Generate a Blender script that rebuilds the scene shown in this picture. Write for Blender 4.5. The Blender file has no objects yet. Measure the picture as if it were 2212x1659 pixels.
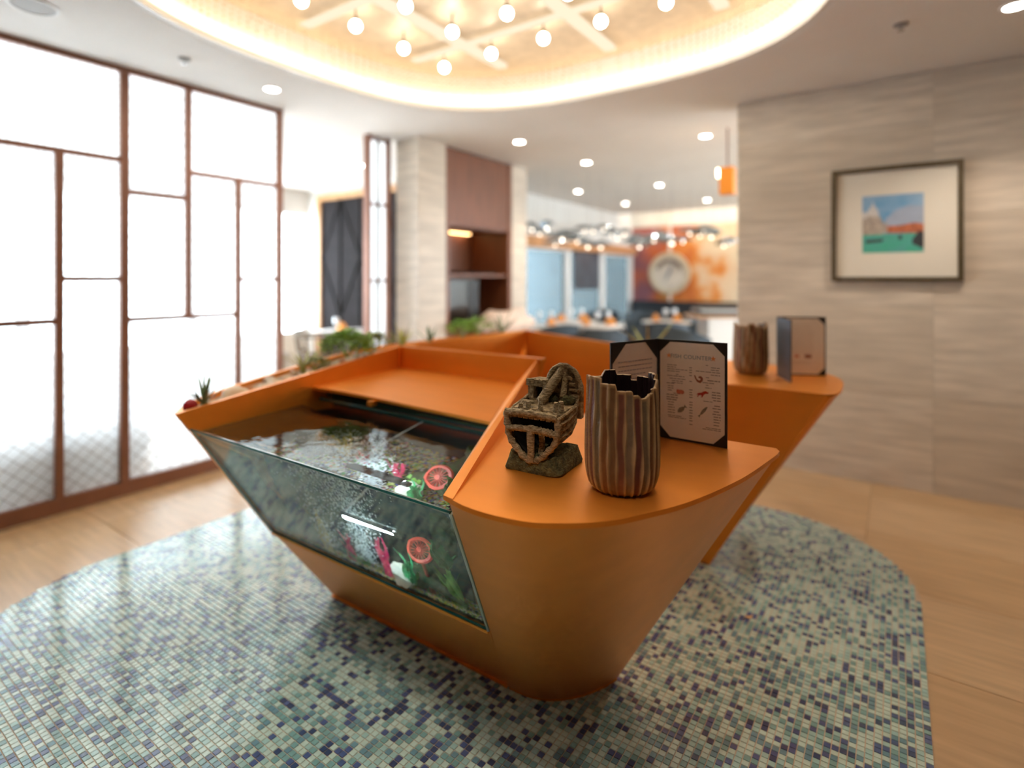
import bpy, bmesh, math, random
from mathutils import Vector, Matrix, noise
random.seed(7)
R = math.radians
sc = bpy.context.scene
C = sc.collection
PI = math.pi

# ------------------------------------------------------------------ camera, world, exposure
EYE = 1.4; FPX = 1190.0; CX = 1106.0; HY = 604.0
TH = math.atan2(830.0, 1190.0); CT, ST = math.cos(TH), math.sin(TH)
cam = bpy.data.cameras.new('camera'); camo = bpy.data.objects.new('camera', cam); C.objects.link(camo)
cam.sensor_width = 36.0; cam.lens = FPX / 2212.0 * 36.0
cam.shift_y = -(829.5 - HY) / 2212.0
cam.clip_start = 0.05; cam.clip_end = 100
camo.location = (0, 0, EYE); camo.rotation_euler = (PI / 2, 0, TH)
cam.dof.use_dof = True; cam.dof.focus_distance = 1.42; cam.dof.aperture_fstop = 0.8
sc.camera = camo
w = bpy.data.worlds.new('world'); sc.world = w; w.use_nodes = True
w.node_tree.nodes['Background'].inputs[0].default_value = (0.86, 0.94, 1.0, 1)
w.node_tree.nodes['Background'].inputs[1].default_value = 8.0
vs = sc.view_settings
vs.view_transform = 'Standard'; vs.look = 'None'; vs.gamma = 1; vs.use_curve_mapping = False
vs.exposure = 1.05
try:
    sc.cycles.use_denoising = True
    sc.cycles.sample_clamp_indirect = 6.0
    sc.cycles.max_bounces = 8; sc.cycles.diffuse_bounces = 3; sc.cycles.glossy_bounces = 3; sc.cycles.transmission_bounces = 7; sc.cycles.use_adaptive_sampling = True; sc.cycles.adaptive_threshold = 0.06
    sc.cycles.transparent_max_bounces = 16
    sc.cycles.blur_glossy = 0.5
except Exception:
    pass


def ray(px, py):
    a = (px - CX) / FPX; b = (HY - py) / FPX
    return Vector((a * CT - ST, CT + a * ST, b))


def project(x, y, z):
    d = -ST * x + CT * y; r = CT * x + ST * y
    return (CX + FPX * r / d, HY - FPX * (z - EYE) / d, d)


# ------------------------------------------------------------------ materials
MATS = {}


def lin(c):
    return tuple(((v / 12.92) if v <= 0.04045 else ((v + 0.055) / 1.055) ** 2.4) for v in c)


def mat(name, col, rough=0.5, metal=0.0, var=0.0, scale=8.0, stretch=(1, 1, 1), bump=0.0, bscale=None, col2=None, emit=0.0,
        ecol=None, spec=0.5, coat=0.0, attr=None, detail=4.0, sheen=0.0):
    """procedural material: base colour broken up with noise, optional bump"""
    if name in MATS:
        return MATS[name]
    m = bpy.data.materials.new(name); m.use_nodes = True
    nt = m.node_tree; N = nt.nodes; L = nt.links
    p = N['Principled BSDF']
    p.inputs['Roughness'].default_value = rough; p.inputs['Metallic'].default_value = metal
    p.inputs['Specular IOR Level'].default_value = spec; p.inputs['Coat Weight'].default_value = coat
    p.inputs['Coat Roughness'].default_value = 0.12
    p.inputs['Base Color'].default_value = (*col, 1)
    tc = N.new('ShaderNodeTexCoord'); mp = N.new('ShaderNodeMapping'); mp.inputs['Scale'].default_value = stretch
    L.new(tc.outputs['Object'], mp.inputs['Vector'])
    if var > 0 or col2:
        nz = N.new('ShaderNodeTexNoise'); nz.inputs['Scale'].default_value = scale; nz.inputs['Detail'].default_value = detail
        L.new(mp.outputs['Vector'], nz.inputs['Vector'])
        rp = N.new('ShaderNodeValToRGB')
        c2 = col2 or tuple(max(0, v * (1 - var)) for v in col)
        c1 = col if col2 else tuple(min(1, v * (1 + var * 0.6)) for v in col)
        rp.color_ramp.elements[0].position = 0.33; rp.color_ramp.elements[0].color = (*c2, 1)
        rp.color_ramp.elements[1].position = 0.67; rp.color_ramp.elements[1].color = (*c1, 1)
        L.new(nz.outputs['Fac'], rp.inputs['Fac'])
        out = rp.outputs['Color']
        if attr:
            at = N.new('ShaderNodeAttribute'); at.attribute_name = attr
            mx = N.new('ShaderNodeMix'); mx.data_type = 'RGBA'; mx.blend_type = 'MULTIPLY'; mx.inputs[0].default_value = 1
            L.new(at.outputs['Color'], mx.inputs[6]); L.new(out, mx.inputs[7]); out = mx.outputs[2]
        L.new(out, p.inputs['Base Color'])
    if bump > 0:
        bn = N.new('ShaderNodeTexNoise'); bn.inputs['Scale'].default_value = bscale or scale * 3; bn.inputs['Detail'].default_value = 5
        L.new(mp.outputs['Vector'], bn.inputs['Vector'])
        bu = N.new('ShaderNodeBump'); bu.inputs['Strength'].default_value = bump; bu.inputs['Distance'].default_value = 0.01
        L.new(bn.outputs['Fac'], bu.inputs['Height']); L.new(bu.outputs['Normal'], p.inputs['Normal'])
    if emit > 0:
        p.inputs['Emission Color'].default_value = (*(ecol or col), 1); p.inputs['Emission Strength'].default_value = emit
    MATS[name] = m
    return m


def mixmat(name, build):
    if name in MATS:
        return MATS[name]
    m = bpy.data.materials.new(name); m.use_nodes = True
    nt = m.node_tree; nt.nodes.remove(nt.nodes['Principled BSDF'])
    build(nt, nt.nodes, nt.links, nt.nodes['Material Output'])
    MATS[name] = m
    return m


def frosted(nt, N, L, out):
    tr = N.new('ShaderNodeBsdfTransparent'); tr.inputs[0].default_value = (0.93, 0.96, 0.96, 1)
    tl = N.new('ShaderNodeBsdfTranslucent'); tl.inputs[0].default_value = (0.95, 0.97, 0.98, 1)
    df = N.new('ShaderNodeBsdfDiffuse'); df.inputs[0].default_value = (0.9, 0.92, 0.92, 1)
    a = N.new('ShaderNodeMixShader'); a.inputs[0].default_value = 0.68
    b = N.new('ShaderNodeMixShader'); b.inputs[0].default_value = 0.12
    L.new(tr.outputs[0], a.inputs[1]); L.new(tl.outputs[0], a.inputs[2])
    L.new(a.outputs[0], b.inputs[1]); L.new(df.outputs[0], b.inputs[2]); L.new(b.outputs[0], out.inputs[0])


def thin_glass(col, refl=0.5, rough=0.0):
    def f(nt, N, L, out):
        tr = N.new('ShaderNodeBsdfTransparent'); tr.inputs[0].default_value = (*col, 1)
        gl = N.new('ShaderNodeBsdfGlossy'); gl.inputs['Roughness'].default_value = rough
        lw = N.new('ShaderNodeFresnel'); lw.inputs[0].default_value = 1.45
        ge = N.new('ShaderNodeNewGeometry'); ma = N.new('ShaderNodeMath'); ma.operation = 'MULTIPLY_ADD'; ma.inputs[1].default_value = 1 / 1.45 - 1.45; ma.inputs[2].default_value = 1.45
        L.new(ge.outputs['Backfacing'], ma.inputs[0]); L.new(ma.outputs[0], lw.inputs[0])
        mu = N.new('ShaderNodeMath'); mu.operation = 'MULTIPLY'; mu.inputs[1].default_value = refl
        L.new(lw.outputs[0], mu.inputs[0])
        a = N.new('ShaderNodeMixShader'); L.new(mu.outputs[0], a.inputs[0])
        L.new(tr.outputs[0], a.inputs[1]); L.new(gl.outputs[0], a.inputs[2]); L.new(a.outputs[0], out.inputs[0])
    return f


def water(nt, N, L, out):
    g = N.new('ShaderNodeBsdfGlass'); g.inputs['IOR'].default_value = 1.33; g.inputs['Roughness'].default_value = 0.0
    g.inputs['Color'].default_value = (0.93, 0.985, 0.97, 1)
    tc = N.new('ShaderNodeTexCoord'); nz = N.new('ShaderNodeTexNoise'); nz.inputs['Scale'].default_value = 9
    nz.inputs['Detail'].default_value = 2
    L.new(tc.outputs['Object'], nz.inputs['Vector'])
    bu = N.new('ShaderNodeBump'); bu.inputs['Strength'].default_value = 0.10; bu.inputs['Distance'].default_value = 0.02
    L.new(nz.outputs['Fac'], bu.inputs['Height']); L.new(bu.outputs['Normal'], g.inputs['Normal'])
    L.new(g.outputs[0], out.inputs[0])


def emission(col, s):
    def f(nt, N, L, out):
        e = N.new('ShaderNodeEmission'); e.inputs[0].default_value = (*col, 1); e.inputs[1].default_value = s
        L.new(e.outputs[0], out.inputs[0])
    return f


M = {}
M['copper'] = mat('orange metallic laminate', (0.86, 0.315, 0.042), 0.40, 0.70, var=0.04, scale=3, stretch=(1, 4, 4), spec=0.5)
M['ceiling'] = mat('white ceiling paint', (0.78, 0.76, 0.73), 0.9, var=0.03, scale=2)
M['plaster'] = mat('warm white plaster', (0.74, 0.72, 0.68), 0.9, var=0.04, scale=3)
M['stone'] = mat('veined travertine', (0.62, 0.53, 0.43), 0.38, var=0.16, scale=2.2, stretch=(1, 1, 9), bump=0.05, detail=8)
M['stone_b'] = mat('veined travertine pale', (0.66, 0.57, 0.47), 0.38, var=0.18, scale=2.6, stretch=(1.2, 1.2, 10), bump=0.05, detail=8)
M['joint'] = mat('stone joint', (0.40, 0.34, 0.28), 0.9)
M['floor_a'] = mat('wood grain floor tile', (0.56, 0.37, 0.20), 0.30, var=0.14, scale=2.5, stretch=(1.2, 9, 1), detail=8)
M['floor_b'] = mat('wood grain floor tile light', (0.60, 0.41, 0.235), 0.30, var=0.16, scale=2.8, stretch=(1, 11, 1), detail=8)
M['floor_joint'] = mat('floor joint', (0.30, 0.21, 0.13), 0.9)
M['bronze'] = mat('bronze brown frame', (0.25, 0.115, 0.075), 0.45, 0.35, var=0.08, scale=6)
M['wire'] = mat('bronze wire', (0.22, 0.17, 0.14), 0.4, 0.6)
M['frost'] = mixmat('frosted wired glass', frosted)
M['clear'] = mixmat('clear window glass', thin_glass((0.95, 0.97, 0.98), 0.5))
M['bluewin'] = mixmat('blue tinted window glass', thin_glass((0.28, 0.335, 0.37), 0.3))
M['tankglass'] = mixmat('aquarium glass', thin_glass((0.95, 0.985, 0.97), 0.7))
M['glassedge'] = mat('green glass edge', (0.02, 0.13, 0.13), 0.06, 0.0, spec=0.8, coat=1.0)
M['glassedge_l'] = mat('pale glass edge', (0.35, 0.52, 0.48), 0.1, 0.0, spec=0.8, coat=1.0)
M['water'] = mixmat('aquarium water', water)
M['black'] = mat('black leatherette', (0.012, 0.011, 0.012), 0.45, bump=0.25, bscale=600)
M['slate'] = mat('slate leatherette', (0.05, 0.052, 0.065), 0.35, bump=0.2, bscale=500)
M['paper'] = mat('cream menu paper', (0.90, 0.82, 0.75), 0.8, var=0.02, scale=20)
M['ink'] = mat('grey print ink', (0.30, 0.25, 0.25), 0.9)
M['inkblue'] = mat('slate title ink', (0.24, 0.29, 0.34), 0.9)
M['inkorange'] = mat('orange print', (0.75, 0.30, 0.13), 0.9)
M['inkred'] = mat('red print', (0.50, 0.06, 0.05), 0.9, var=0.3, scale=300)
M['inksalmon'] = mat('salmon print', (0.62, 0.20, 0.14), 0.9, var=0.3, scale=300)
M['inkbrown'] = mat('brown print', (0.35, 0.14, 0.10), 0.9, var=0.3, scale=300)
M['inkgrey'] = mat('grey fish print', (0.26, 0.25, 0.22), 0.9, var=0.3, scale=300)
M['wood'] = mat('walnut veneer', (0.19, 0.066, 0.028), 0.42, var=0.22, scale=3, stretch=(8, 8, 0.7), detail=8)
M['wood_l'] = mat('oak veneer', (0.55, 0.30, 0.14), 0.45, var=0.18, scale=3, stretch=(8, 8, 0.7), detail=8)
M['appl'] = mat('black appliance glass', (0.008, 0.009, 0.01), 0.12, coat=0.5)
M['lens'] = mixmat('downlight lens', emission((1.0, 0.93, 0.82), 14))
M['globe'] = mixmat('globe bulb', emission((1.0, 0.88, 0.70), 16))
M['led'] = mixmat('warm led strip', emission((1.0, 0.80, 0.54), 4.2))
M['bandglow'] = mixmat('soft light band', emission((1.0, 0.82, 0.60), 0.55))  # emissive bands standing for the cove light mirrored across the coffer
M['tube'] = mixmat('aquarium led tube', emission((0.80, 0.93, 1.0), 26))
M['coffer'] = mat('champagne coffer lining', (0.64, 0.53, 0.40), 0.5, 0.15, var=0.10, scale=14)
M['led_d'] = mixmat('dining cove led', emission((1.0, 0.84, 0.62), 18))
M['bead'] = mat('crystal bead', (0.86, 0.72, 0.52), 0.08, 0.25, spec=0.9)
M['metalwhite'] = mat('white enamel', (0.75, 0.74, 0.72), 0.4)
M['chrome'] = mat('brushed steel', (0.55, 0.55, 0.56), 0.25, 1.0)
M['grey'] = mat('grey plastic', (0.30, 0.28, 0.27), 0.6)
M['brownframe'] = mat('antique gilt frame', (0.115, 0.088, 0.05), 0.42, 0.35, var=0.2, scale=30)
M['matboard'] = mat('cream mat board', (0.78, 0.72, 0.62), 0.9)
M['chair'] = mat('blue grey upholstery', (0.055, 0.075, 0.095), 0.8, var=0.12, scale=40)
M['chair_d'] = mat('dark grey upholstery', (0.03, 0.036, 0.045), 0.8, var=0.12, scale=40)
M['tabletop'] = mat('white laminate', (0.72, 0.70, 0.67), 0.35)
M['napkin'] = mat('orange napkin cloth', (0.72, 0.28, 0.06), 0.8, var=0.1, scale=40)
M['glassware'] = mat('glassware', (0.80, 0.83, 0.85), 0.05, 0.3, spec=1.0)
M['bench'] = mat('black banquette', (0.012, 0.012, 0.014), 0.5)
M['silverglass'] = mat('silvered glass', (0.34, 0.40, 0.45), 0.12, 0.85)
M['darkpanel'] = mat('charcoal carved panel', (.022, .019, .020), .9, var=.2, scale=10, spec=.15)
M['wicker'] = mat('grey wicker', (0.20, 0.16, 0.12), 0.8, bump=0.6, bscale=90)
M['soil'] = mat('pale sand', (0.55, 0.42, 0.30), 0.95, var=0.3, scale=60, bump=0.5, bscale=120)


for k_ in ('lens', 'bandglow'):
    M[k_].cycles.emission_sampling = 'NONE'
# ------------------------------------------------------------------ mesh builder
class MB:
    def __init__(s):
        s.v = []; s.f = []; s.m = []; s.xf = None; s.c = None

    def add(s, vs, fs, mi=0):
        o = len(s.v)
        for p in vs:
            p = Vector(p)
            s.v.append(s.xf @ p if s.xf else p)
        for f in fs:
            s.f.append([o + i for i in f]); s.m.append(mi)

    def box(s, a, b, mi=0):
        (x0, y0, z0), (x1, y1, z1) = a, b
        s.add([(x0, y0, z0), (x1, y0, z0), (x1, y1, z0), (x0, y1, z0), (x0, y0, z1), (x1, y0, z1), (x1, y1, z1), (x0, y1, z1)],
              [(0, 3, 2, 1), (4, 5, 6, 7), (0, 1, 5, 4), (1, 2, 6, 5), (2, 3, 7, 6), (3, 0, 4, 7)], mi)

    def loft(s, loops, mi=0, cap0=True, cap1=True, closed=True):
        n = len(loops[0]); vs = [p for l in loops for p in l]; fs = []
        for k in range(len(loops) - 1):
            for i in range(n if closed else n - 1):
                j = (i + 1) % n
                fs.append((k * n + i, k * n + j, (k + 1) * n + j, (k + 1) * n + i))
        if cap0: fs.append(tuple(reversed(range(n))))
        if cap1: fs.append(tuple(range((len(loops) - 1) * n, len(loops) * n)))
        s.add(vs, fs, mi)

    def prism(s, poly, z0, z1, mi=0):
        s.loft([[(x, y, z0) for x, y in poly], [(x, y, z1) for x, y in poly]], mi)

    def tube(s, pts, rad, n=8, mi=0, cap=True, flat=1.0):
        pts = [Vector(p) for p in pts]
        rs = rad if isinstance(rad, (list, tuple)) else [rad] * len(pts)
        loops = []; ref = None
        for i, p in enumerate(pts):
            t = (pts[min(i + 1, len(pts) - 1)] - pts[max(i - 1, 0)]).normalized()
            if ref is None:
                ref = Vector((0, 0, 1)) if abs(t.z) < 0.9 else Vector((1, 0, 0))
            u = t.cross(ref).normalized(); v2 = u.cross(t).normalized(); ref = v2
            loops.append([p + (u * math.cos(2 * PI * k / n) + v2 * math.sin(2 * PI * k / n) * flat) * rs[i] for k in range(n)])
        s.loft(loops, mi, cap, cap)

    def ring(s, pts, r, n=6, mi=0):
        pts = [Vector(p) for p in pts]; N_ = len(pts); loops = []
        for i, p in enumerate(pts):
            t = (pts[(i + 1) % N_] - pts[i - 1]).normalized(); u = t.cross(Vector((0, 0, 1))).normalized(); v2 = u.cross(t)
            loops.append([p + (u * math.cos(2 * PI * k / n) + v2 * math.sin(2 * PI * k / n)) * r for k in range(n)])
        loops.append(loops[0]); s.loft(loops, mi, False, False)

    def lathe(s, prof, n=24, c=(0, 0, 0), mi=0, cap0=True, cap1=True):
        loops = [[(c[0] + r * math.cos(2 * PI * k / n), c[1] + r * math.sin(2 * PI * k / n), c[2] + z) for k in range(n)] for r, z in prof]
        s.loft(loops, mi, cap0, cap1)

    def sphere(s, c, r, n=10, m=6, mi=0, sq=(1, 1, 1)):
        prof = []
        loops = []
        for i in range(1, m):
            a = PI * i / m
            loops.append([(c[0] + sq[0] * r * math.sin(a) * math.cos(2 * PI * k / n), c[1] + sq[1] * r * math.sin(a) * math.sin(2 * PI * k / n),
                           c[2] - sq[2] * r * math.cos(a)) for k in range(n)])
        s.loft(loops, mi)

    def rock(s, c, r, mi=0, sq=(1, 1, 0.7), seed=0, n=9, m=6):
        o = len(s.v); s.sphere((0, 0, 0), 1, n, m, mi)
        for i in range(o, len(s.v)):
            p = Vector(s.v[i]) if not s.xf else s.xf.inverted() @ s.v[i]
            k = 1 + 0.35 * noise.noise(p * 1.4 + Vector((seed * 3.1, seed, 7)))
            q = Vector((p.x * sq[0] * r * k + c[0], p.y * sq[1] * r * k + c[1], p.z * sq[2] * r * k + c[2]))
            s.v[i] = s.xf @ q if s.xf else q

    def jitter(s, amp, freq, seed=0):
        for i, p in enumerate(s.v):
            s.v[i] = p + Vector(noise.noise_vector(p * freq + Vector((seed, 0, 0)))) * amp

    def build(s, name, mats, parent=None, smooth=None, local=False):
        me = bpy.data.meshes.new(name)
        me.from_pydata([tuple(p) for p in s.v], [], s.f)
        mats = mats if isinstance(mats, (list, tuple)) else [mats]
        for m_ in mats: me.materials.append(m_)
        me.polygons.foreach_set('material_index', s.m)
        if s.c:
            ca = me.color_attributes.new('Col', 'FLOAT_COLOR', 'POINT')
            ca.data.foreach_set('color', [x for c_ in s.c for x in (*c_, 1)])
        bm = bmesh.new(); bm.from_mesh(me); bmesh.ops.recalc_face_normals(bm, faces=bm.faces); bm.to_mesh(me); bm.free()
        if smooth:
            me.polygons.foreach_set('use_smooth', [True] * len(me.polygons)); me.set_sharp_from_angle(angle=R(smooth))
        me.update()
        o = bpy.data.objects.new(name, me); C.objects.link(o)
        if parent:
            o.parent = parent
            if not local and parent.parent is None: o.matrix_parent_inverse = Matrix.Translation(-Vector(root_loc(parent)))
        return o


def root_loc(o):
    while o.parent: o = o.parent
    return ROOT.get(o.name, (0, 0, 0))


ROOT = {}


def tag(o, label=None, cat=None, group=None, kind=None):
    if label: o['label'] = label
    if cat: o['category'] = cat
    if group: o['group'] = group
    if kind: o['kind'] = kind
    return o


def thing(name, label, cat, loc=(0, 0, 0), rotz=0, group=None):
    o = bpy.data.objects.new(name, None); C.objects.link(o); o.empty_display_size = 0.05
    o.location = loc; o.rotation_euler = (0, 0, rotz); ROOT[o.name] = loc
    return tag(o, label, cat, group)


def struct(o, label=None):
    o['kind'] = 'structure'
    if label: o['label'] = label
    return o


def dup(root, loc, rotz=0, label=None, group=None, scale=1.0):
    r = root.copy(); C.objects.link(r); r.location = loc; r.rotation_euler = (0, 0, rotz); r.scale = (scale,) * 3
    if label: r['label'] = label
    if group: r['group'] = group
    for ch in list(root.children):
        c = ch.copy(); C.objects.link(c); c.parent = r
        for g in ch.children:
            d = g.copy(); C.objects.link(d); d.parent = c
    return r


def inst(mesh, name, parent, m4):
    o = bpy.data.objects.new(name, mesh); C.objects.link(o); o.parent = parent; o.matrix_local = m4
    return o


def catmull(pts, n):
    """resample a polyline by Catmull-Rom, n points evenly spaced by length"""
    P = [Vector(p) for p in pts]; Q = []
    for i in range(len(P) - 1):
        p0 = P[i - 1] if i else P[0] * 2 - P[1]; p1 = P[i]; p2 = P[i + 1]; p3 = P[i + 2] if i + 2 < len(P) else P[-1] * 2 - P[-2]
        for k in range(12):
            t = k / 12
            Q.append(0.5 * ((2 * p1) + (p2 - p0) * t + (2 * p0 - 5 * p1 + 4 * p2 - p3) * t * t + (3 * p1 - p0 - 3 * p2 + p3) * t ** 3))
    Q.append(P[-1]); L = [0]
    for i in range(1, len(Q)): L.append(L[-1] + (Q[i] - Q[i - 1]).length)
    out = []; j = 0
    for k in range(n):
        d = L[-1] * k / (n - 1)
        while j < len(L) - 2 and L[j + 1] < d: j += 1
        t = (d - L[j]) / max(1e-9, L[j + 1] - L[j]); out.append(Q[j].lerp(Q[j + 1], min(1, t)))
    return out


def superellipse(cx, cy, a, b, n, N, s=1.0):
    out = []
    for k in range(N):
        t = 2 * PI * k / N; c, s_ = math.cos(t), math.sin(t)
        out.append((cx + s * a * math.copysign(abs(c) ** (2 / n), c), cy + s * b * math.copysign(abs(s_) ** (2 / n), s_)))
    return out


CEIL = 2.77
# ------------------------------------------------------------------ floor
b = MB(); b.box((-7.6, -3.0, -0.06), (3.2, 11.7, -0.008))
floor = struct(b.build('floor', M['floor_joint']), 'beige wood-look tiled floor of the lobby and dining rooms')
tile_me = {}
for iy in range(-8, 14):
    for ix in range(-7, 4):
        x0 = max(-7.6, -0.135 + ix * 1.2); x1 = min(3.2, -0.135 + (ix + 1) * 1.2)
        y0 = max(-3.0, 3.66 + (iy - 0) * 0.6 - 0.0); y1 = min(11.7, y0 + 0.6 if y0 > -3 else 3.66 + (iy + 1) * 0.6)
        if x1 - x0 < 0.05 or y1 - y0 < 0.05: continue
        key = (round(x1 - x0, 3), round(y1 - y0, 3), (ix * 5 + iy * 3) % 2)
        if key not in tile_me:
            t = MB(); t.box((0.0015, 0.0015, -0.01), (key[0] - 0.0015, key[1] - 0.0015, 0.0))
            o = t.build('floor_tile', M['floor_a'] if key[2] else M['floor_b'], floor); tile_me[key] = o.data
        else:
            o = bpy.data.objects.new('floor_tile', tile_me[key]); C.objects.link(o); o.parent = floor
        o.location = (x0, y0, 0)

# ------------------------------------------------------------------ mosaic inlay (rounded rectangle of 20 mm glass tiles)
MX0, MX1, MY0, MY1, MR = -3.25, 0.09, 0.41, 3.67, 0.72


def in_mosaic(x, y, m=0.0):
    x0, x1, y0, y1, r = MX0 + m, MX1 - m, MY0 + m, MY1 - m, MR - m
    if not (x0 <= x <= x1 and y0 <= y <= y1): return False
    cx = min(max(x, x0 + r), x1 - r); cy = min(max(y, y0 + r), y1 - r)
    return (x - cx) ** 2 + (y - cy) ** 2 <= r * r


rr = []
for cx, cy, a0 in ((MX1 - MR, MY1 - MR, 0), (MX0 + MR, MY1 - MR, 90), (MX0 + MR, MY0 + MR, 180), (MX1 - MR, MY0 + MR, 270)):
    for k in range(17):
        a = R(a0 + 90 * k / 16); rr.append((cx + MR * math.cos(a), cy + MR * math.sin(a)))
b = MB(); b.prism(rr, -0.001, 0.0025)
M['grout'] = mat('sandy grout', (0.58, 0.44, 0.32), 0.95, var=0.1, scale=30)
mosaic = struct(b.build('floor_mosaic', M['grout']), 'rounded blue and mint mosaic floor inlay under the counter')
TCOL = [((0.54, 0.70, 0.63), 36), ((0.38, 0.60, 0.58), 18), ((0.21, 0.40, 0.40), 18), ((0.15, 0.30, 0.37), 10), ((0.075, 0.115, 0.27), 11), ((0.045, 0.075, 0.17), 7)]
TM = [mat('mosaic glass %s' % n_, c, 0.16, var=0.10, scale=25, coat=0.5) for n_, (c, k) in zip(('mint', 'aqua', 'teal', 'petrol', 'cobalt', 'navy'), TCOL)]
pitch = 0.0208; ts = 0.0179
rng = random.Random(3); tiles = []; wts = [k for c, k in TCOL]
nx = int((MX1 - MX0) / pitch); ny = int((MY1 - MY0) / pitch); prev = {}
for ix in range(nx):
    for iy in range(ny):
        x = MX1 - (ix + 0.5) * pitch; y = MY0 + (iy + 0.5) * pitch
        q = rng.random(); ci = rng.choices(range(6), wts)[0]
        if q < 0.08 and (ix, iy - 1) in prev: ci = prev[(ix, iy - 1)]
        elif q < 0.12 and (ix - 1, iy) in prev: ci = prev[(ix - 1, iy)]
        prev[(ix, iy)] = ci
        if not in_mosaic(x, y, 0.010): continue
        if -1.9 < x < -1.2 and 1.75 < y < 3.0: continue
        pp = project(x, y, 0.0045)
        vis = 0 < pp[0] < 2212 and 0 < pp[1] < 1652
        tiles.append((x, y, ci, (1 / pp[2]) if (vis and pp[2] > 0) else 0, rng.random()))
order = sorted(range(len(tiles)), key=lambda i: -tiles[i][3])
near = set(order[:300])
tmesh = []
t = MB()
for i, (x, y, ci, d, q) in enumerate(tiles):
    if i in near: continue
    h = ts / 2; z1 = 0.0042 + 0.0007 * q; z0 = 0.002
    t.add([(x - h, y - h, z0), (x + h, y - h, z0), (x + h, y + h, z0), (x - h, y + h, z0), (x - h, y - h, z1), (x + h, y - h, z1), (x + h, y + h, z1), (x - h, y + h, z1)],
          [(4, 5, 6, 7), (0, 1, 5, 4), (1, 2, 6, 5), (2, 3, 7, 6), (3, 0, 4, 7)], ci)
me = bpy.data.meshes.new('mosaic_tiles'); me.from_pydata([tuple(p) for p in t.v], [], t.f)
for m_ in TM: me.materials.append(m_)
me.polygons.foreach_set('material_index', t.m)
o = bpy.data.objects.new('mosaic_tiles', me); C.objects.link(o); o.parent = mosaic; o['kind'] = 'stuff'
for ci in range(6):
    t = MB(); h = ts / 2; t.box((-h, -h, 0.002), (h, h, 0.0045))
    me = bpy.data.meshes.new('mosaic_tile'); me.from_pydata([tuple(p) for p in t.v], [], t.f); me.materials.append(TM[ci]); tmesh.append(me)
for i in near:
    x, y, ci, d, q = tiles[i]
    o = bpy.data.objects.new('mosaic_tile', tmesh[ci]); C.objects.link(o); o.parent = mosaic; o.location = (x, y, 0.0006 * q)

# ------------------------------------------------------------------ ceiling with coffer
CO = (-1.70, 2.20, 1.60, 1.58, 2.8); NCO = 96


def oval(z, s=1.0, N=NCO):
    return [(x, y, z) for x, y in superellipse(*CO, N, s)]


def rectray(x, y, x0, x1, y0, y1):
    dx, dy = x - CO[0], y - CO[1]; ts_ = []
    if dx > 1e-9: ts_.append((x1 - CO[0]) / dx)
    if dx < -1e-9: ts_.append((x0 - CO[0]) / dx)
    if dy > 1e-9: ts_.append((y1 - CO[1]) / dy)
    if dy < -1e-9: ts_.append((y0 - CO[1]) / dy)
    k = min(ts_); return (CO[0] + dx * k, CO[1] + dy * k)


b = MB(); lo = oval(CEIL); X0, X1, Y0, Y1 = -4.2, 3.2, -3.0, 5.7
outl = [rectray(x, y, X0, X1, Y0, Y1) for x, y, z in lo]
loops = [[(x, y, CEIL) for x, y in outl], lo, oval(3.06), ]
b.loft(loops, 0, False, False)
for cx_, cy_ in ((X0, Y0), (X1, Y0), (X1, Y1), (X0, Y1)):      # corner triangles the radial ring misses
    dd = sorted(outl, key=lambda p: abs(p[0] - cx_) + abs(p[1] - cy_))
    px_ = min((p for p in outl if abs(p[1] - cy_) < 1e-6), key=lambda p: abs(p[0] - cx_)); py_ = min((p for p in outl if abs(p[0] - cx_) < 1e-6), key=lambda p: abs(p[1] - cy_))
    b.add([(cx_, cy_, CEIL), (*px_, CEIL), (*py_, CEIL)], [(0, 1, 2)], 0)
b.box((X0, Y0, 3.2), (X1, Y1, 3.26))
ceiling = struct(b.build('ceiling', M['ceiling'], smooth=40), 'white lobby ceiling with an oval recessed coffer')
b = MB(); b.loft([oval(3.06, 1.0), oval(3.1, 1.0)], 0)
top = b.build('coffer_lining', M['coffer'], ceiling)
b = MB(); b.box((-7.6, 5.7, CEIL), (3.2, 10.8, CEIL + 0.06)); b.box((-4.4, 10.8, CEIL + 0.0), (3.2, 10.801, CEIL + 0.06))
o = b.build('ceiling', M['ceiling']); struct(o, 'white dining room ceiling ending at a glowing cove')
b = MB(); b.box((-7.6, -3.0, CEIL), (-4.2, 5.7, CEIL + 0.06))
struct(b.build('ceiling', M['ceiling']), 'white ceiling of the side room behind the glazed partition')
b = MB(); b.box((-7.6, 5.7, 3.0), (3.2, 11.7, 3.06))
struct(b.build('ceiling', M['ceiling']), 'upper ceiling above the dining room cove')

# the chandelier coffer: warm led ring, emissive cross bands, bead curtain, globe bulbs
ch = thing('coffer_chandelier', 'oval warm-lit ceiling chandelier with a crystal bead fringe above the counter', 'chandelier', (CO[0], CO[1], 2.8))
b = MB(); b.ring(oval(2.85, 0.978, 64), 0.022, 6); b.build('led_strip', M['led'], ch)
b = MB(); b.loft([oval(2.772, 0.9995), oval(2.772, 0.975), oval(2.81, 0.975), oval(2.81, 0.9995), oval(2.772, 0.9995)], 0, False, False)
b.build('cove_lip', M['metalwhite'], ch, smooth=40)
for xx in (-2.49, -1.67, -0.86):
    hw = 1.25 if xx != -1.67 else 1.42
    b = MB(); b.box((xx - 0.04, CO[1] - hw, 3.03), (xx + 0.04, CO[1] + hw, 3.059)); b.build('light_band', M['bandglow'], ch)
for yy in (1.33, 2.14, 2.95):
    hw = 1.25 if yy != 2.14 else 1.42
    b = MB(); b.box((CO[0] - hw, yy - 0.04, 3.025), (CO[0] + hw, yy + 0.04, 3.029)); b.build('light_band', M['bandglow'], ch)
b = MB(); rg = random.Random(5)
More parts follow.
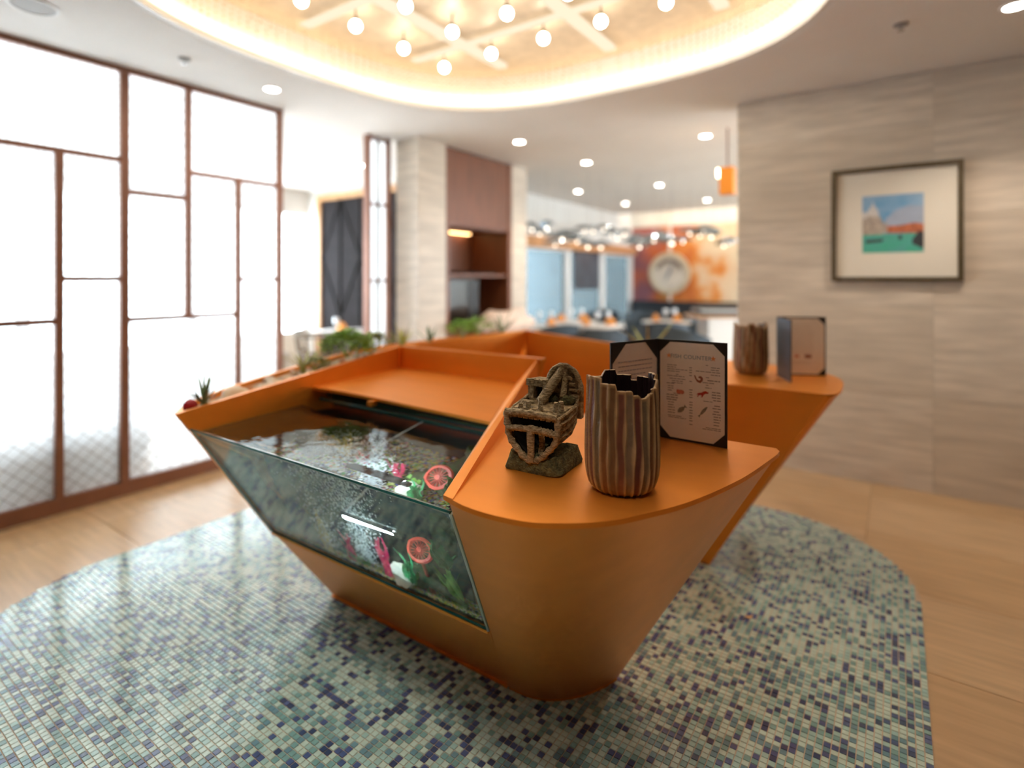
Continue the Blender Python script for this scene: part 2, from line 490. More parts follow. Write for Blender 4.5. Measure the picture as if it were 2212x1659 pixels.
for rowi, (s, zt, zb, N_) in enumerate(((0.93, 3.04, 2.86, 190), (0.89, 3.04, 2.93, 170))):
    for (x, y, z) in oval(0, s, N_):
        z = zt
        while z > zb + rg.uniform(-0.02, 0.02):
            r = rg.uniform(0.007, 0.011)
            b.add([(x, y, z - r), (x + r, y, z), (x, y + r, z), (x - r, y, z), (x, y - r, z), (x, y, z + r)],
                  [(0, 2, 1), (0, 3, 2), (0, 4, 3), (0, 1, 4), (5, 1, 2), (5, 2, 3), (5, 3, 4), (5, 4, 1)]); z -= 0.034
o = b.build('bead_curtain', M['bead'], ch); o['kind'] = 'stuff'
gl = thing('globe_lamp', 'small round globe bulb hanging inside the oval ceiling coffer', 'lamp', (-2.71, 3.02, 2.95), 0, 'globe bulbs in the oval coffer')
b = MB(); b.sphere((0, 0, 0), 0.036, 14, 8); b.build('bulb', M['globe'], gl, 60, True)
b = MB(); b.tube([(0, 0, 0.03), (0, 0, 0.11)], 0.006, 6); b.lathe([(0.014, 0.028), (0.016, 0.05), (0.006, 0.055)], 10); b.build('stem', M['brownframe'], gl, 40, True)
for i, xx in enumerate((-2.71, -2.28, -1.86, -1.455, -1.055)):
    for j, yy in enumerate((3.02, 2.615, 2.215, 1.84)):
        if i == 0 and j == 0: continue
        dup(gl, (xx, yy, 2.95), 0, None, 'globe bulbs in the oval coffer')

# recessed downlights
dl_me = {}


def downlight(loc, label, power=18, group=None, spot=120):
    t = thing('downlight', label, 'ceiling light', loc, 0, group)
    if not dl_me:
        b = MB(); b.lathe([(0.049, -0.001), (0.049, -0.004), (0.001, -0.004)], 20, cap0=False); o = b.build('lens', M['lens'], t, None, True); dl_me['l'] = o.data
        b = MB(); b.lathe([(0.050, 0.0), (0.050, -0.006), (0.060, -0.007), (0.066, -0.001), (0.066, 0.0)], 24, cap0=False, cap1=False); o = b.build('trim_ring', M['metalwhite'], t, 40, True); dl_me['r'] = o.data
    else:
        for nm, k in (('lens', 'l'), ('trim_ring', 'r')):
            o = bpy.data.objects.new(nm, dl_me[k]); C.objects.link(o); o.parent = t
    if power:
        l = bpy.data.lights.new('downlight_lamp', 'SPOT'); l.energy = power; l.color = (1.0, 0.86, 0.70); l.spot_size = R(spot); l.spot_blend = 0.6; l.shadow_soft_size = 0.05
        lo_ = bpy.data.objects.new('downlight_lamp', l); C.objects.link(lo_); lo_.parent = t; lo_.location = (0, 0, -0.012)
    return t


Z = CEIL
downlight((-3.68, 2.26, Z), 'recessed downlight beside the tall glass partition', 14)
downlight((-3.07, 4.53, Z), 'recessed downlight in front of the walnut niche cabinet', 14)
downlight((-1.49, 5.36, Z), 'recessed downlight close to the end of the stone wall', 30)
downlight((-2.97, 5.78, Z), 'recessed downlight just past the walnut cabinet, second of the row', 45)
downlight((-2.81, 7.76, Z), 'recessed downlight in the middle of the dining ceiling row', 45)
downlight((-2.67, 9.70, Z), 'recessed downlight furthest along the dining ceiling row', 45)
downlight((0.49, 3.70, Z), 'recessed downlight in the top right ceiling corner above the stone wall', 45)
downlight((-4.0, 9.3, Z), 'recessed downlight near the blue windows, nearer the copper valance', 15)
downlight((-4.05, 7.6, Z), 'recessed downlight at the left end of the dining cove', 15)
downlight((-5.25, 4.4, Z), 'recessed downlight above the charcoal carved panel', 20)
downlight((1.8, 2.0, Z), 'recessed downlight over the entrance side of the lobby', 6)
downlight((1.6, -0.8, Z), 'recessed downlight behind the viewer over the lobby floor', 6)
downlight((-1.6, -1.4, Z), 'recessed downlight at the near end of the lobby', 6)

downlight((-0.35, 0.25, Z), 'unseen downlight added to light the front tip of the orange counter', 42, None, 75)  # added out of view to brighten the countertop and its ornaments
downlight((-2.3, 0.2, Z), 'unseen downlight added to light the floor before the aquarium', 22, None, 85)  # second added lamp, lifts the light on the near floor


def ceil_dot(x, y, label):
    t = thing('sprinkler_head', label, 'sprinkler', (x, y, CEIL))
    b = MB(); b.lathe([(0.035, 0), (0.035, -0.006), (0.02, -0.01)], 16, cap0=False); b.build('cover_plate', M['grey'], t, 40, True)
    b = MB(); b.lathe([(0.008, -0.01), (0.008, -0.03), (0.018, -0.032), (0.018, -0.035)], 12); b.build('deflector', M['chrome'], t, 40, True)


ceil_dot(-3.62, 1.64, 'small ceiling sprinkler head near the glass partition')
ceil_dot(0.02, 3.62, 'small ceiling sprinkler head above the framed picture wall')

t = thing('ceiling_speaker', 'round flush ceiling speaker in the corner above the partition', 'speaker', (-3.54, .89, CEIL))
b = MB(); b.lathe([(.105, 0), (.105, -.006), (.092, -.008), (.090, -.003)], 28, cap0=False, cap1=False); b.build('rim', M['metalwhite'], t, 40, True)
b = MB(); b.lathe([(.090, -.001), (.090, -.004), (.001, -.006)], 28, cap0=False); b.build('grille', mat('pale grille', (.50, .49, .48), .7, bump=.4, bscale=300), t, 40, True)
# ------------------------------------------------------------------ walls
def wall(name, a, c, m, label):
    b = MB(); b.box(a, c); return struct(b.build(name, m), label)


wr = wall('wall_right', (-1.0, 4.545, 0), (3.2, 4.75, CEIL), M['joint'], 'travertine slab wall carrying the framed picture')
k = 0
for iz, (z0, z1) in enumerate(((0, 0.62), (0.62, 1.22), (1.22, 1.82), (1.82, 2.42), (2.42, 2.765))):
    xs = [-1.0, 0.2, 1.4, 2.6, 3.2]
    for x0, x1 in zip(xs, xs[1:]):
        b = MB(); b.box((x0 + 0.001, 4.53, z0 + 0.001), (x1 - 0.001, 4.546, z1 - 0.001)); b.build('stone_panel', M['stone'] if k % 2 else M['stone_b'], wr); k += 1
    k += 1
b = MB(); b.box((-1.014, 4.53, 0), (-1.0, 4.75, CEIL - 0.005)); b.build('stone_panel', M['stone_b'], wr)
wall('wall_left', (-4.2, -3.0, 0), (-4.06, 0.325, CEIL), M['wood'], 'walnut wall continuing from the glass partition')
wall('wall_back', (-4.2, -3.1, 0), (3.2, -3.0, CEIL), M['wood'], 'walnut panelled wall behind the viewer')
wall('wall_side', (3.2, -3.1, 0), (3.3, 5.6, CEIL), M['wood'], 'walnut panelled wall at the far right of the lobby')
wall('wall_side_sill', (3.2, 5.6, 0), (3.3, 11.7, .5), M['plaster'], 'low wall under the unseen added windows of the dining room')
wall('wall_side_head', (3.2, 5.6, 2.5), (3.3, 11.7, 3.0), M['plaster'], 'lintel wall over the unseen added windows of the dining room')
for k in range(3):  # out-of-view windows added so that daylight reaches the dining room
    a, c = 5.6 + k * 2.03, 5.6 + (k + 1) * 2.03
    b = MB(); b.box((3.22, a, .5), (3.28, a + .06, 2.5)); b.box((3.22, c - .06, .5), (3.28, c, 2.5)); b.box((3.22, a + .06, .5), (3.28, c - .06, .56)); b.box((3.22, a + .06, 2.44), (3.28, c - .06, 2.5))
    wn = struct(b.build('window_%d' % (k + 10), M['metalwhite']), 'unseen white-framed window added to bring daylight into the dining room')
    b = MB(); b.box((3.245, a + .06, .56), (3.25, c - .06, 2.44)); b.build('pane', M['clear'], wn)
wc = wall('wall_column', (-4.02, 3.795, 0), (-3.745, 4.18, CEIL), M['joint'], 'travertine clad column beside the walnut cabinet')
for iz, (z0, z1) in enumerate(((0, 0.7), (0.7, 1.4), (1.4, 2.1), (2.1, 2.765))):
    b = MB(); b.box((-4.02, 3.78, z0 + 0.001), (-3.731, 3.796, z1 - 0.001)); b.build('stone_panel', M['stone_b'], wc)
    b = MB(); b.box((-3.746, 3.797, z0 + 0.001), (-3.73, 4.18, z1 - 0.001)); b.build('stone_panel', M['stone'], wc)
we = wall('wall_pier', (-4.3, 5.35, 0), (-3.745, 5.66, CEIL), M['joint'], 'slim travertine pier at the right of the walnut cabinet')
for iz, (z0, z1) in enumerate(((0, 0.7), (0.7, 1.4), (1.4, 2.1), (2.1, 2.765))):
    b = MB(); b.box((-3.746, 5.35, z0 + 0.001), (-3.73, 5.66, z1 - 0.001)); b.build('stone_panel', M['stone'], we)
wall('wall_dining', (-4.75, 5.2, 0), (-4.3, 5.66, CEIL), M['plaster'], 'plaster return wall between side room and dining room')
# side room (behind the partition): far window wall and end wall
WX = -7.5
wl = wall('wall_window_side', (WX - 0.1, -3.1, 0), (WX, 5.7, 0.55), M['plaster'], 'low white sill wall under the big side windows')
wall('wall_window_head', (WX - 0.1, -3.1, 2.45), (WX, 5.7, CEIL), M['plaster'], 'white lintel wall above the big side windows')
wall('wall_side_room', (-7.6, 5.2, 0), (-4.75, 5.3, CEIL), M['plaster'], 'white end wall of the side room')
wall('wall_side_near', (-7.6, -3.1, 0), (-4.2, -3.0, CEIL), M['plaster'], 'near end wall of the side room')
for k, (y0, y1) in enumerate(((-3.0, -1.4), (-1.4, 0.2), (0.2, 1.8), (1.8, 3.5), (3.5, 5.2))):
    b = MB(); b.box((WX - 0.06, y0, 0.55), (WX, y0 + 0.06, 2.45)); b.box((WX - 0.06, y1 - 0.06, 0.55), (WX, y1, 2.45))
    b.box((WX - 0.06, y0 + 0.06, 0.55), (WX, y1 - 0.06, 0.61)); b.box((WX - 0.06, y0 + 0.06, 2.39), (WX, y1 - 0.06, 2.45))
    wn = struct(b.build('window_%d' % (k + 1), M['metalwhite']), 'tall white-framed window in the side room')
    b = MB(); b.box((WX - 0.035, y0 + 0.06, 0.61), (WX - 0.03, y1 - 0.06, 2.39)); b.build('pane', M['clear'], wn)

# ------------------------------------------------------------------ glass partition
PX = -4.1
part = thing('glass_partition', 'tall bronze-framed partition of frosted wired glass panes', 'partition', (PX, 1.2, 0))
Ya, Yb, Yc, Yd, Ye = 1.147, 1.486, 1.877, 2.237, 2.577; YL = 0.326
TOPZ = 2.735; BOT = 0.10
b = MB(); b.box((PX - 0.03, YL, 0.0), (PX + 0.03, Ye + 0.022, BOT)); b.build('bottom_rail', M['bronze'], part)
b = MB(); b.box((PX - 0.04, YL, 0.0), (PX + 0.042, Ye + 0.022, 0.018)); b.build('floor_track', M['chrome'], part)
b = MB(); b.box((PX - 0.03, YL, TOPZ), (PX + 0.03, Ye + 0.022, CEIL)); b.build('top_rail', M['bronze'], part)


def post(y, z0, z1, w=0.022):
    b = MB(); b.box((PX - 0.028, y - w, z0), (PX + 0.028, y + w, z1)); b.build('mullion', M['bronze'], part)


def bar(y0, y1, z, w=0.016):
    b = MB(); b.box((PX - 0.026, y0, z - w), (PX + 0.026, y1, z + w)); b.build('transom', M['bronze'], part)


post(Yb, BOT, TOPZ, 0.024); post(Ye, BOT, TOPZ); post(Ya, BOT, 2.16, 0.020); post(Yc, 1.15, TOPZ, 0.018); post(Yd, BOT, 2.145, 0.018); post(0.35, BOT, TOPZ, 0.024)
bar(0.374, Yb - 0.024, 2.17); bar(0.374, Ya - 0.02, 1.152); bar(Ya + 0.02, Yb - 0.024, 1.405); bar(Yb + 0.024, Yc - 0.018, 1.97); bar(Yb + 0.024, Yd - 0.018, 1.14)
bar(Yc + 0.018, Ye - 0.022, 2.155); bar(Yd + 0.018, Ye - 0.022, 1.405)
panes = [(0.374, Yb - .024, 2.18, TOPZ), (0.374, Ya - .02, 1.162, 2.16), (0.374, Ya - .02, BOT, 1.142), (Ya + .02, Yb - .024, 1.415, 2.16), (Ya + .02, Yb - .024, BOT, 1.395),
         (Yb + .024, Yc - .018, 1.98, TOPZ), (Yb + .024, Yc - .018, 1.15, 1.96), (Yb + .024, Yd - .018, BOT, 1.13), (Yc + .018, Ye - .022, 2.165, TOPZ), (Yc + .018, Yd - .018, 1.15, 2.145),
         (Yd + .018, Ye - .022, 1.415, 2.145), (Yd + .018, Ye - .022, BOT, 1.395)]


def wires(y0, y1, z0, z1, parent, sp=0.082):
    b = MB(); r = 0.0017
    for sgn in (1, -1):
        c0 = (z0 - sgn * y1) if sgn > 0 else (z0 + y0); c1 = (z1 - y0) if sgn > 0 else (z1 + y1)
        k = math.ceil(c0 / sp)
        while k * sp < c1:
            c = k * sp; k += 1
            # z = sgn*y + c clipped to the pane
            pts = []
            ya_, yb_ = ((z0 - c), (z1 - c)) if sgn > 0 else ((c - z1), (c - z0))
            ya_, yb_ = max(ya_, y0), min(yb_, y1)
            if yb_ - ya_ < 0.01: continue
            p = (PX + 0.006 * sgn * 0.3, ya_, sgn * ya_ + c); q = (PX + 0.006 * sgn * 0.3, yb_, sgn * yb_ + c)
            b.tube([p, q], r, 4, cap=False)
    return b.build('wire_mesh', M['wire'], parent)


for (y0, y1, z0, z1) in panes:
    b = MB(); b.add([(PX - 0.008, y0, z0), (PX - 0.008, y1, z0), (PX - 0.008, y1, z1), (PX - 0.008, y0, z1)], [(0, 1, 2, 3)])
    po = b.build('glass_pane', M['frost'], part)
    wo = wires(y0, y1, z0, z1, po); wo['kind'] = 'stuff'
# narrow end frame by the column
nf = thing('glass_partition', 'narrow bronze screen frame standing against the travertine column', 'partition', (PX, 3.61, 0))
for y0, y1 in ((3.465, 3.51), (3.715, 3.758)):
    b = MB(); b.box((PX - 0.03, y0, 0), (PX + 0.03, y1, CEIL)); b.build('mullion', M['bronze'], nf)
b = MB(); b.box((PX - 0.015, 3.60, 0), (PX + 0.015, 3.625, CEIL)); b.build('mullion', M['grey'], nf)
for z in (0.05, 1.39, 2.12, 2.745):
    b = MB(); b.box((PX - 0.025, 3.51, z - 0.012), (PX + 0.025, 3.60, z + 0.012)); b.box((PX - 0.025, 3.625, z - 0.012), (PX + 0.025, 3.715, z + 0.012)); b.build('transom', M['bronze'], nf)
for y0, y1 in ((3.51, 3.60), (3.625, 3.715)):
    b = MB(); b.add([(PX - .008, y0, .06), (PX - .008, y1, .06), (PX - .008, y1, 2.74), (PX - .008, y0, 2.74)], [(0, 1, 2, 3)]); b.build('glass_pane', M['frost'], nf)

# ------------------------------------------------------------------ the fish counter
ctr = thing('fish_counter', 'orange metallic boat-shaped service counter on the blue mosaic', 'counter', (-1.3, 2.27, 0))
ZC = 0.9
top_f = catmull([(-.845, .953, 0), (-.785, .938, 0), (-.722, .935, 0), (-.655, .943, 0), (-.597, .963, 0), (-.501, 1.037, 0), (-.437, 1.133, 0), (-.376, 1.262, 0), (-.32, 1.46, 0), (-.289, 1.653, 0), (-.278, 1.755, 0), (-.292, 1.788, 0)], 40)
bot_f = catmull([(-1.089, 1.54, 0), (-1.02, 1.545, 0), (-.956, 1.568, 0), (-.9, 1.612, 0), (-.854, 1.672, 0), (-.82, 1.74, 0), (-.804, 1.79, 0)], 40)
RID_A = Vector((-.845, .953)); RID_B = Vector((-1.375, 2.2)); INN_B = Vector((-1.505, 2.2))


def bow(topc, botc, inner_y, backx_top, backx_bot, name):
    b = MB(); rows = 7; grid = []
    for k in range(rows):
        t = k / (rows - 1); z = 0.012 + (ZC - 0.012 - 0.012) * t
        tz = z / ZC
        grid.append([(p.x + (q.x - p.x) * tz, p.y + (q.y - p.y) * tz, z) for p, q in zip(botc, topc)])
    b.loft(grid, 0, False, False, closed=False)
    # inner straight wall and hidden side, so that the arm is a closed body
    i0, i1 = grid[0], grid[-1]
    bb, bt = (backx_bot, inner_y, 0.012), (backx_top, inner_y, ZC - 0.012)
    b.add([i0[-1], bb, bt, i1[-1]], [(0, 1, 2, 3)])
    b.add([bb, i0[0], i1[0], bt], [(0, 1, 2, 3)])
    n = len(i0)
    b.add(list(i0) + [bb], [tuple(range(n + 1))]); b.add(list(i1) + [bt], [tuple(range(n + 1))])
    return b.build(name, M['copper'], ctr, smooth=30)


bow(top_f, bot_f, 1.79, -1.20, -1.15, 'bow_body')
b = MB(); b.loft([[(p.x, p.y, z) for p in top_f] + [(-1.20, 1.79, z)] for z in (ZC - 0.0115, ZC)], 0); b.build('countertop', M['copper'], ctr, smooth=30)
b = MB(); b.loft([[(p.x * 1.0 + dx, p.y - dx, z) for p in bot_f] + [(-1.2, 1.8, z)] for z, dx in ((0.0045, 0.006), (0.0119, 0.006))], 0); b.build('plinth', M['copper'], ctr, smooth=30)
# rear arm
top_r = catmull([(-.85, 3.58, 0), (-.72, 3.57, 0), (-.6, 3.53, 0), (-.45, 3.47, 0), (-.33, 3.39, 0), (-.25, 3.27, 0), (-.212, 3.13, 0), (-.203, 2.95, 0), (-.206, 2.85, 0), (-.222, 2.775, 0), (-.25, 2.75, 0)], 40)
bot_r = catmull([(-1.089, 3.0, 0), (-1.02, 2.995, 0), (-.956, 2.972, 0), (-.9, 2.93, 0), (-.84, 2.87, 0), (-.78, 2.80, 0), (-.752, 2.75, 0)], 40)
bow(top_r, bot_r, 2.75, -1.28, -1.2, 'bow_body')
b = MB(); b.loft([[(p.x, p.y, z) for p in top_r] + [(-1.28, 2.75, z)] for z in (ZC - 0.0115, ZC)], 0); b.build('countertop', M['copper'], ctr, smooth=30)
b = MB(); b.loft([[(p.x - 0.02, p.y + 0.02, z) for p in bot_r] + [(-1.2, 2.77, z)] for z in (0.0045, 0.0119)], 0); b.build('plinth', M['black'], ctr, smooth=30)  # black put in for the shadow in the rear plinth recess
# base under the tank
b = MB()
b.loft([[(-2.031, 1.54, .012), (-1.089, 1.54, .012), (-1.18, 2.2, .012), (-2.10, 2.2, .012)], [(-2.14, 1.322, .34), (-1.003, 1.322, .34), (-1.12, 2.2, .34), (-2.25, 2.2, .34)]], 0)
b.build('tank_base', M['copper'], ctr)
b = MB(); b.prism([(-2.036, 1.533), (-1.09, 1.533), (-1.18, 2.2), (-2.105, 2.2)], 0.0045, 0.0119); b.build('plinth', M['copper'], ctr)
# glazing bead under the pane
b = MB(); b.box((-2.14, 1.312, .338), (-1.004, 1.325, .346)); b.build('glazing_bead', M['copper'], ctr)
# left rim board
def board(pts0, pts1, name, m=None):
    """loft between two polygons"""
    b = MB(); b.loft([[Vector(p).lerp(Vector(q), k / 12) for p, q in zip(pts0, pts1)] for k in range(13)], 0); return b.build(name, m or M['copper'], ctr, smooth=30)


def rimz(y): return 0.897 + (y - 0.96) / (2.2 - 0.96) * 0.125
xl0, xl1 = -2.168, -2.31
board([(xl0, .955, .905), (xl0 - .022, .955, .905), (xl0 - 0.01, 1.003, .83), (xl0 + 0.012, 1.003, .83)],
      [(xl1, 2.2, 1.022), (xl1 - .022, 2.2, 1.022), (xl1 - .022, 2.2, .80), (xl1, 2.2, .80)], 'side_rim')
board([(xl0 + 0.012, 1.003, .832), (xl0 - 0.01, 1.003, .832), (-2.165, 1.32, .34), (-2.143, 1.32, .34)],
      [(xl1 + .0, 2.2, .802), (xl1 - .022, 2.2, .802), (-2.27, 2.2, .34), (-2.248, 2.2, .34)], 'side_panel')
# tray panel, back rim, wedge rim
fr = [(-2.262, 1.575), (-2.05, 1.585), (-1.8, 1.58), (-1.5, 1.562), (-1.17, 1.545)]
b = MB(); b.loft([[(x, y, z) for x, y in fr] + [(-1.505, 2.199, z), (-2.31, 2.199, z)] for z in (.888, .9)], 0); b.build('tray_panel', M['copper'], ctr)
board([(-2.332, 2.2, .86), (-2.332, 2.2, 1.022), (-2.332, 2.235, 1.022), (-2.332, 2.235, .86)], [(-1.49, 2.2, .86), (-1.36, 2.2, 1.028), (-1.36, 2.235, 1.028), (-1.42, 2.235, .86)], 'back_rim')
b = MB()   # wedge-shaped right rim: sloping inner face, vertical outer face
A0 = (-.848, .951, .889); A1 = (-.845, .953, .9005); A2 = (-.80, .945, .9005)
inn0 = (-.862, .957, .889); rid0 = (-.826, .949, .9015); out0 = (-.826, .949, .889)
inn1 = (-1.507, 2.2, .889); rid1 = (-1.385, 2.2, 1.027); out1 = (-1.385, 2.2, .889)
b.loft([[inn0, (inn0[0], inn0[1], .9), rid0, out0], [inn1, (inn1[0], inn1[1], .9), rid1, out1]], 0); b.build('wedge_rim', M['copper'], ctr)
# tray support skirt down to the base behind the tank, aisle side
board([(-1.507, 2.2, .888), (-1.385, 2.2, .888), (-1.15, 2.2, .012), (-1.25, 2.2, .012)], [(-1.24, 1.70, .888), (-1.165, 1.70, .888), (-1.10, 1.70, .012), (-1.2, 1.70, .012)], 'inner_skirt')
# rear well walls
board([(-2.31, 2.235, .30), (-2.31, 2.235, 1.022), (-2.332, 2.235, 1.022), (-2.332, 2.235, .30)], [(-2.31, 3.5, .30), (-2.31, 3.5, 1.016), (-2.332, 3.5, 1.016), (-2.332, 3.5, .30)], 'well_wall')
board([(-2.332, 3.5, .30), (-2.332, 3.5, 1.016), (-2.332, 3.525, 1.016), (-2.332, 3.525, .30)], [(-.86, 3.5, .70), (-.86, 3.5, .905), (-.86, 3.525, .905), (-.86, 3.525, .70)], 'well_wall')
board([(-2.31, 2.235, .28), (-1.25, 2.235, .28), (-1.25, 3.5, .28), (-2.31, 3.5, .28)], [(-2.31, 2.235, .30), (-1.25, 2.235, .30), (-1.25, 3.5, .30), (-2.31, 3.5, .30)], 'well_floor')
# planter shell on the left
pt = catmull([(-2.20, .985, 0), (-2.25, .99, 0), (-2.33, 1.04, 0), (-2.42, 1.16, 0), (-2.50, 1.40, 0), (-2.58, 1.8, 0), (-2.62, 2.27, 0), (-2.62, 2.8, 0), (-2.58, 3.2, 0), (-2.50, 3.45, 0), (-2.333, 3.53, 0)], 40)
pbt = catmull([(-2.05, 1.56, 0), (-2.07, 1.58, 0), (-2.10, 1.63, 0), (-2.14, 1.75, 0), (-2.17, 2.0, 0), (-2.19, 2.27, 0), (-2.19, 2.6, 0), (-2.16, 2.85, 0), (-2.12, 2.97, 0), (-2.08, 3.0, 0), (-2.05, 3.02, 0)], 40)


def zrim(y): return 0.885 + 0.105 * min(1, max(0, (y - .96) / 1.2))
b = MB(); g = []
for k in range(6):
    t = k / 5
    g.append([(p.x + (q.x - p.x) * t, p.y + (q.y - p.y) * t, 0.012 + (zrim(q.y) - 0.012) * t) for p, q in zip(pbt, pt)])
g.append([(q.x + 0.018, q.y + (0.006 if q.y < 2.2 else -0.006), zrim(q.y)) for q in pt]); g.append([(q.x + 0.018, q.y + (0.006 if q.y < 2.2 else -0.006), zrim(q.y) - 0.06 * min(1, max(0, (q.y - 1.05) / .25))) for q in pt])
b.loft(g, 0, False, False, closed=False); b.build('planter_shell', M['copper'], ctr, smooth=30)
b = MB(); n = len(pt)
b.add([(q.x + 0.01, q.y, zrim(q.y) - 0.022) for q in pt] + [(-2.185 - 0.15 * min(1, max(0, (q.y - .96) / 1.24)), max(.965, min(3.52, q.y)), zrim(q.y) - 0.022) for q in pt],
      [(i, i + 1, n + i + 1, n + i) for i in range(n - 1)])
o = b.build('planting_sand', M['soil'], ctr, smooth=60); o['kind'] = 'stuff'

# ------------------------------------------------------------------ aquarium
aq = thing('aquarium', 'slanted glass aquarium with colourful gravel built into the counter front', 'aquarium', (-1.55, 1.4, 0.345))
fp = [(-2.150, 0.998, .842), (-.874, 0.998, .842), (-1.004, 1.316, .349), (-2.141, 1.316, .349)]
nrm = Vector((0, -.84, -.54)) * 0.008
b = MB(); b.loft([[Vector(p) for p in fp], [Vector(p) - nrm for p in fp]], 0); pane = b.build('front_pane', M['tankglass'], aq)
b = MB()
b.tube([fp[0], fp[1]], 0.0055, 6); b.build('glass_edge', M['glassedge'], pane)
b = MB(); b.tube([fp[2], fp[3]], 0.0045, 6); b.build('glass_edge', M['glassedge'], pane)
b = MB(); b.tube([fp[1], fp[2]], 0.0065, 6); b.build('glass_edge', M['glassedge_l'], pane)
b = MB(); b.tube([fp[0], fp[3]], 0.004, 6); b.build('glass_edge', M['glassedge_l'], pane)
# water body: reaches into the opaque walls, a hair behind the pane
wz = 0.834
def fy(z): return 0.998 + (0.842 - z) * (0.318 / 0.493) + 0.011
def rx(y): return -.862 - (y - .957) * 0.519
wt = [(-2.158, fy(wz), wz), (rx(fy(wz)) - 0.008, fy(wz), wz), (rx(1.70) + 0.01, 1.70, wz), (-2.262, 1.70, wz)]
wb = [(-2.146, fy(.352), .352), (-1.006, fy(.352), .352), (-1.09, 1.70, .352), (-2.19, 1.70, .352)]
b = MB(); b.loft([wb, wt], 0); wat = b.build('water', M['water'], aq)
M['tankback'] = mat('dark tank backing', (0.006, 0.016, 0.017), 0.6, var=0.5, scale=7)
b = MB(); b.box((-2.26, 1.685, .345), (-1.2, 1.699, .87)); b.build('back_panel', M['tankback'], aq)
b = MB(); b.loft([[(-2.14, 1.33, .353), (-2.15, 1.02, .81), (-2.26, 1.69, .81), (-2.19, 1.69, .353)], [(-2.13, 1.34, .353), (-2.14, 1.03, .81), (-2.25, 1.69, .81), (-2.18, 1.69, .353)]], 0); b.build('side_panel', M['tankback'], aq)
b = MB()   # right hand lining against the bow
b.add([(-1.008, 1.335, .352), (-.895, 1.04, .815), (rx(1.69) - .004, 1.69, .815), (-1.10, 1.69, .352)], [(0, 1, 2, 3)]); b.build('side_panel', M['tankback'], aq)
for (p, q) in (((-2.25, 1.62, .838), (-1.22, 1.60, .838)), ((-2.25, 1.665, .846), (-1.235, 1.64, .846))):
    b = MB(); b.tube([p, q], 0.006, 6); b.build('brace_bar', M['glassedge'], aq)
b = MB(); b.box((-1.83, 1.555, .868), (-1.805, 1.59, .887)); b.build('clip', M['copper'], aq)
# gravel
GC = [mat('gravel %s' % n_, c, 0.5, var=0.15, scale=60) for n_, c in (('white', (.72, .70, .62)), ('lime', (.50, .60, .10)), ('yellow', (.75, .52, .06)), ('orange', (.70, .22, .05)), ('blue', (.08, .10, .40)), ('green', (.10, .42, .10)), ('pink', (.65, .18, .25)))]
b = MB(); rg = random.Random(11)
b.loft([[(-2.14, 1.33, .3505), (-1.012, 1.33, .3505), (-1.09, 1.68, .3505), (-2.17, 1.68, .3505)], [(-2.14, 1.325, .368), (-1.012, 1.325, .368), (-1.09, 1.68, .395), (-2.17, 1.68, .395)]], 7)
for i in range(4200):
    y = rg.uniform(1.315, 1.67); x = rg.uniform(-2.135, -1.015 - (y - 1.33) * .22); z = .368 + (y - 1.32) * .08 + rg.uniform(-.002, .008)
    r = rg.uniform(.004, .0085)
    if y < fy(z) + r + .002: continue
    if y > 1.385 + .03 * math.sin(x * 23) and x < -1.80 + .05 * math.sin(y * 40): continue
    ci = rg.choices(range(7), (30, 24, 14, 9, 9, 9, 5))[0]
    vs_ = [(x + rg.uniform(.7, 1.2) * r * a, y + rg.uniform(.7, 1.2) * r * b_, z + rg.uniform(.6, 1.0) * r * c) for a, b_, c in ((0, 0, -1), (1, 0, 0), (0, 1, 0), (-1, 0, 0), (0, -1, 0), (0, 0, 1))]
    b.add(vs_, [(0, 2, 1), (0, 3, 2), (0, 4, 3), (0, 1, 4), (5, 1, 2), (5, 2, 3), (5, 3, 4), (5, 4, 1)], ci)
GC.append(mat('dark bed for dim water', (.03, .028, .022), .9, var=.4, scale=60))  # bed coloured dark to stand for the dim water at back left
o = b.build('gravel', GC, aq); o['kind'] = 'stuff'
# air bubbles
M['bubble'] = mat('air bubble', (.85, .93, .98), 0.3, 0.0, spec=0.8)
b = MB(); rg = random.Random(21)
for i in range(2600):
    z = rg.uniform(.42, .828); sp = .018 + (z - .40) * .13
    x = -1.50 + rg.gauss(0, sp) + (-.20 if i % 4 == 0 else 0); y = 1.29 + rg.gauss(0, sp * .6)
    if not (-2.1 < x < -1.1 and fy(z) + .01 < y < 1.66): continue
    r = rg.uniform(.0015, .0046)
    b.add([(x, y, z - r), (x + r, y, z), (x, y + r, z), (x - r, y, z), (x, y - r, z), (x, y, z + r)], [(0, 2, 1), (0, 3, 2), (0, 4, 3), (0, 1, 4), (5, 1, 2), (5, 2, 3), (5, 3, 4), (5, 4, 1)])
o = b.build('air_bubbles', M['bubble'], aq); o['kind'] = 'stuff'
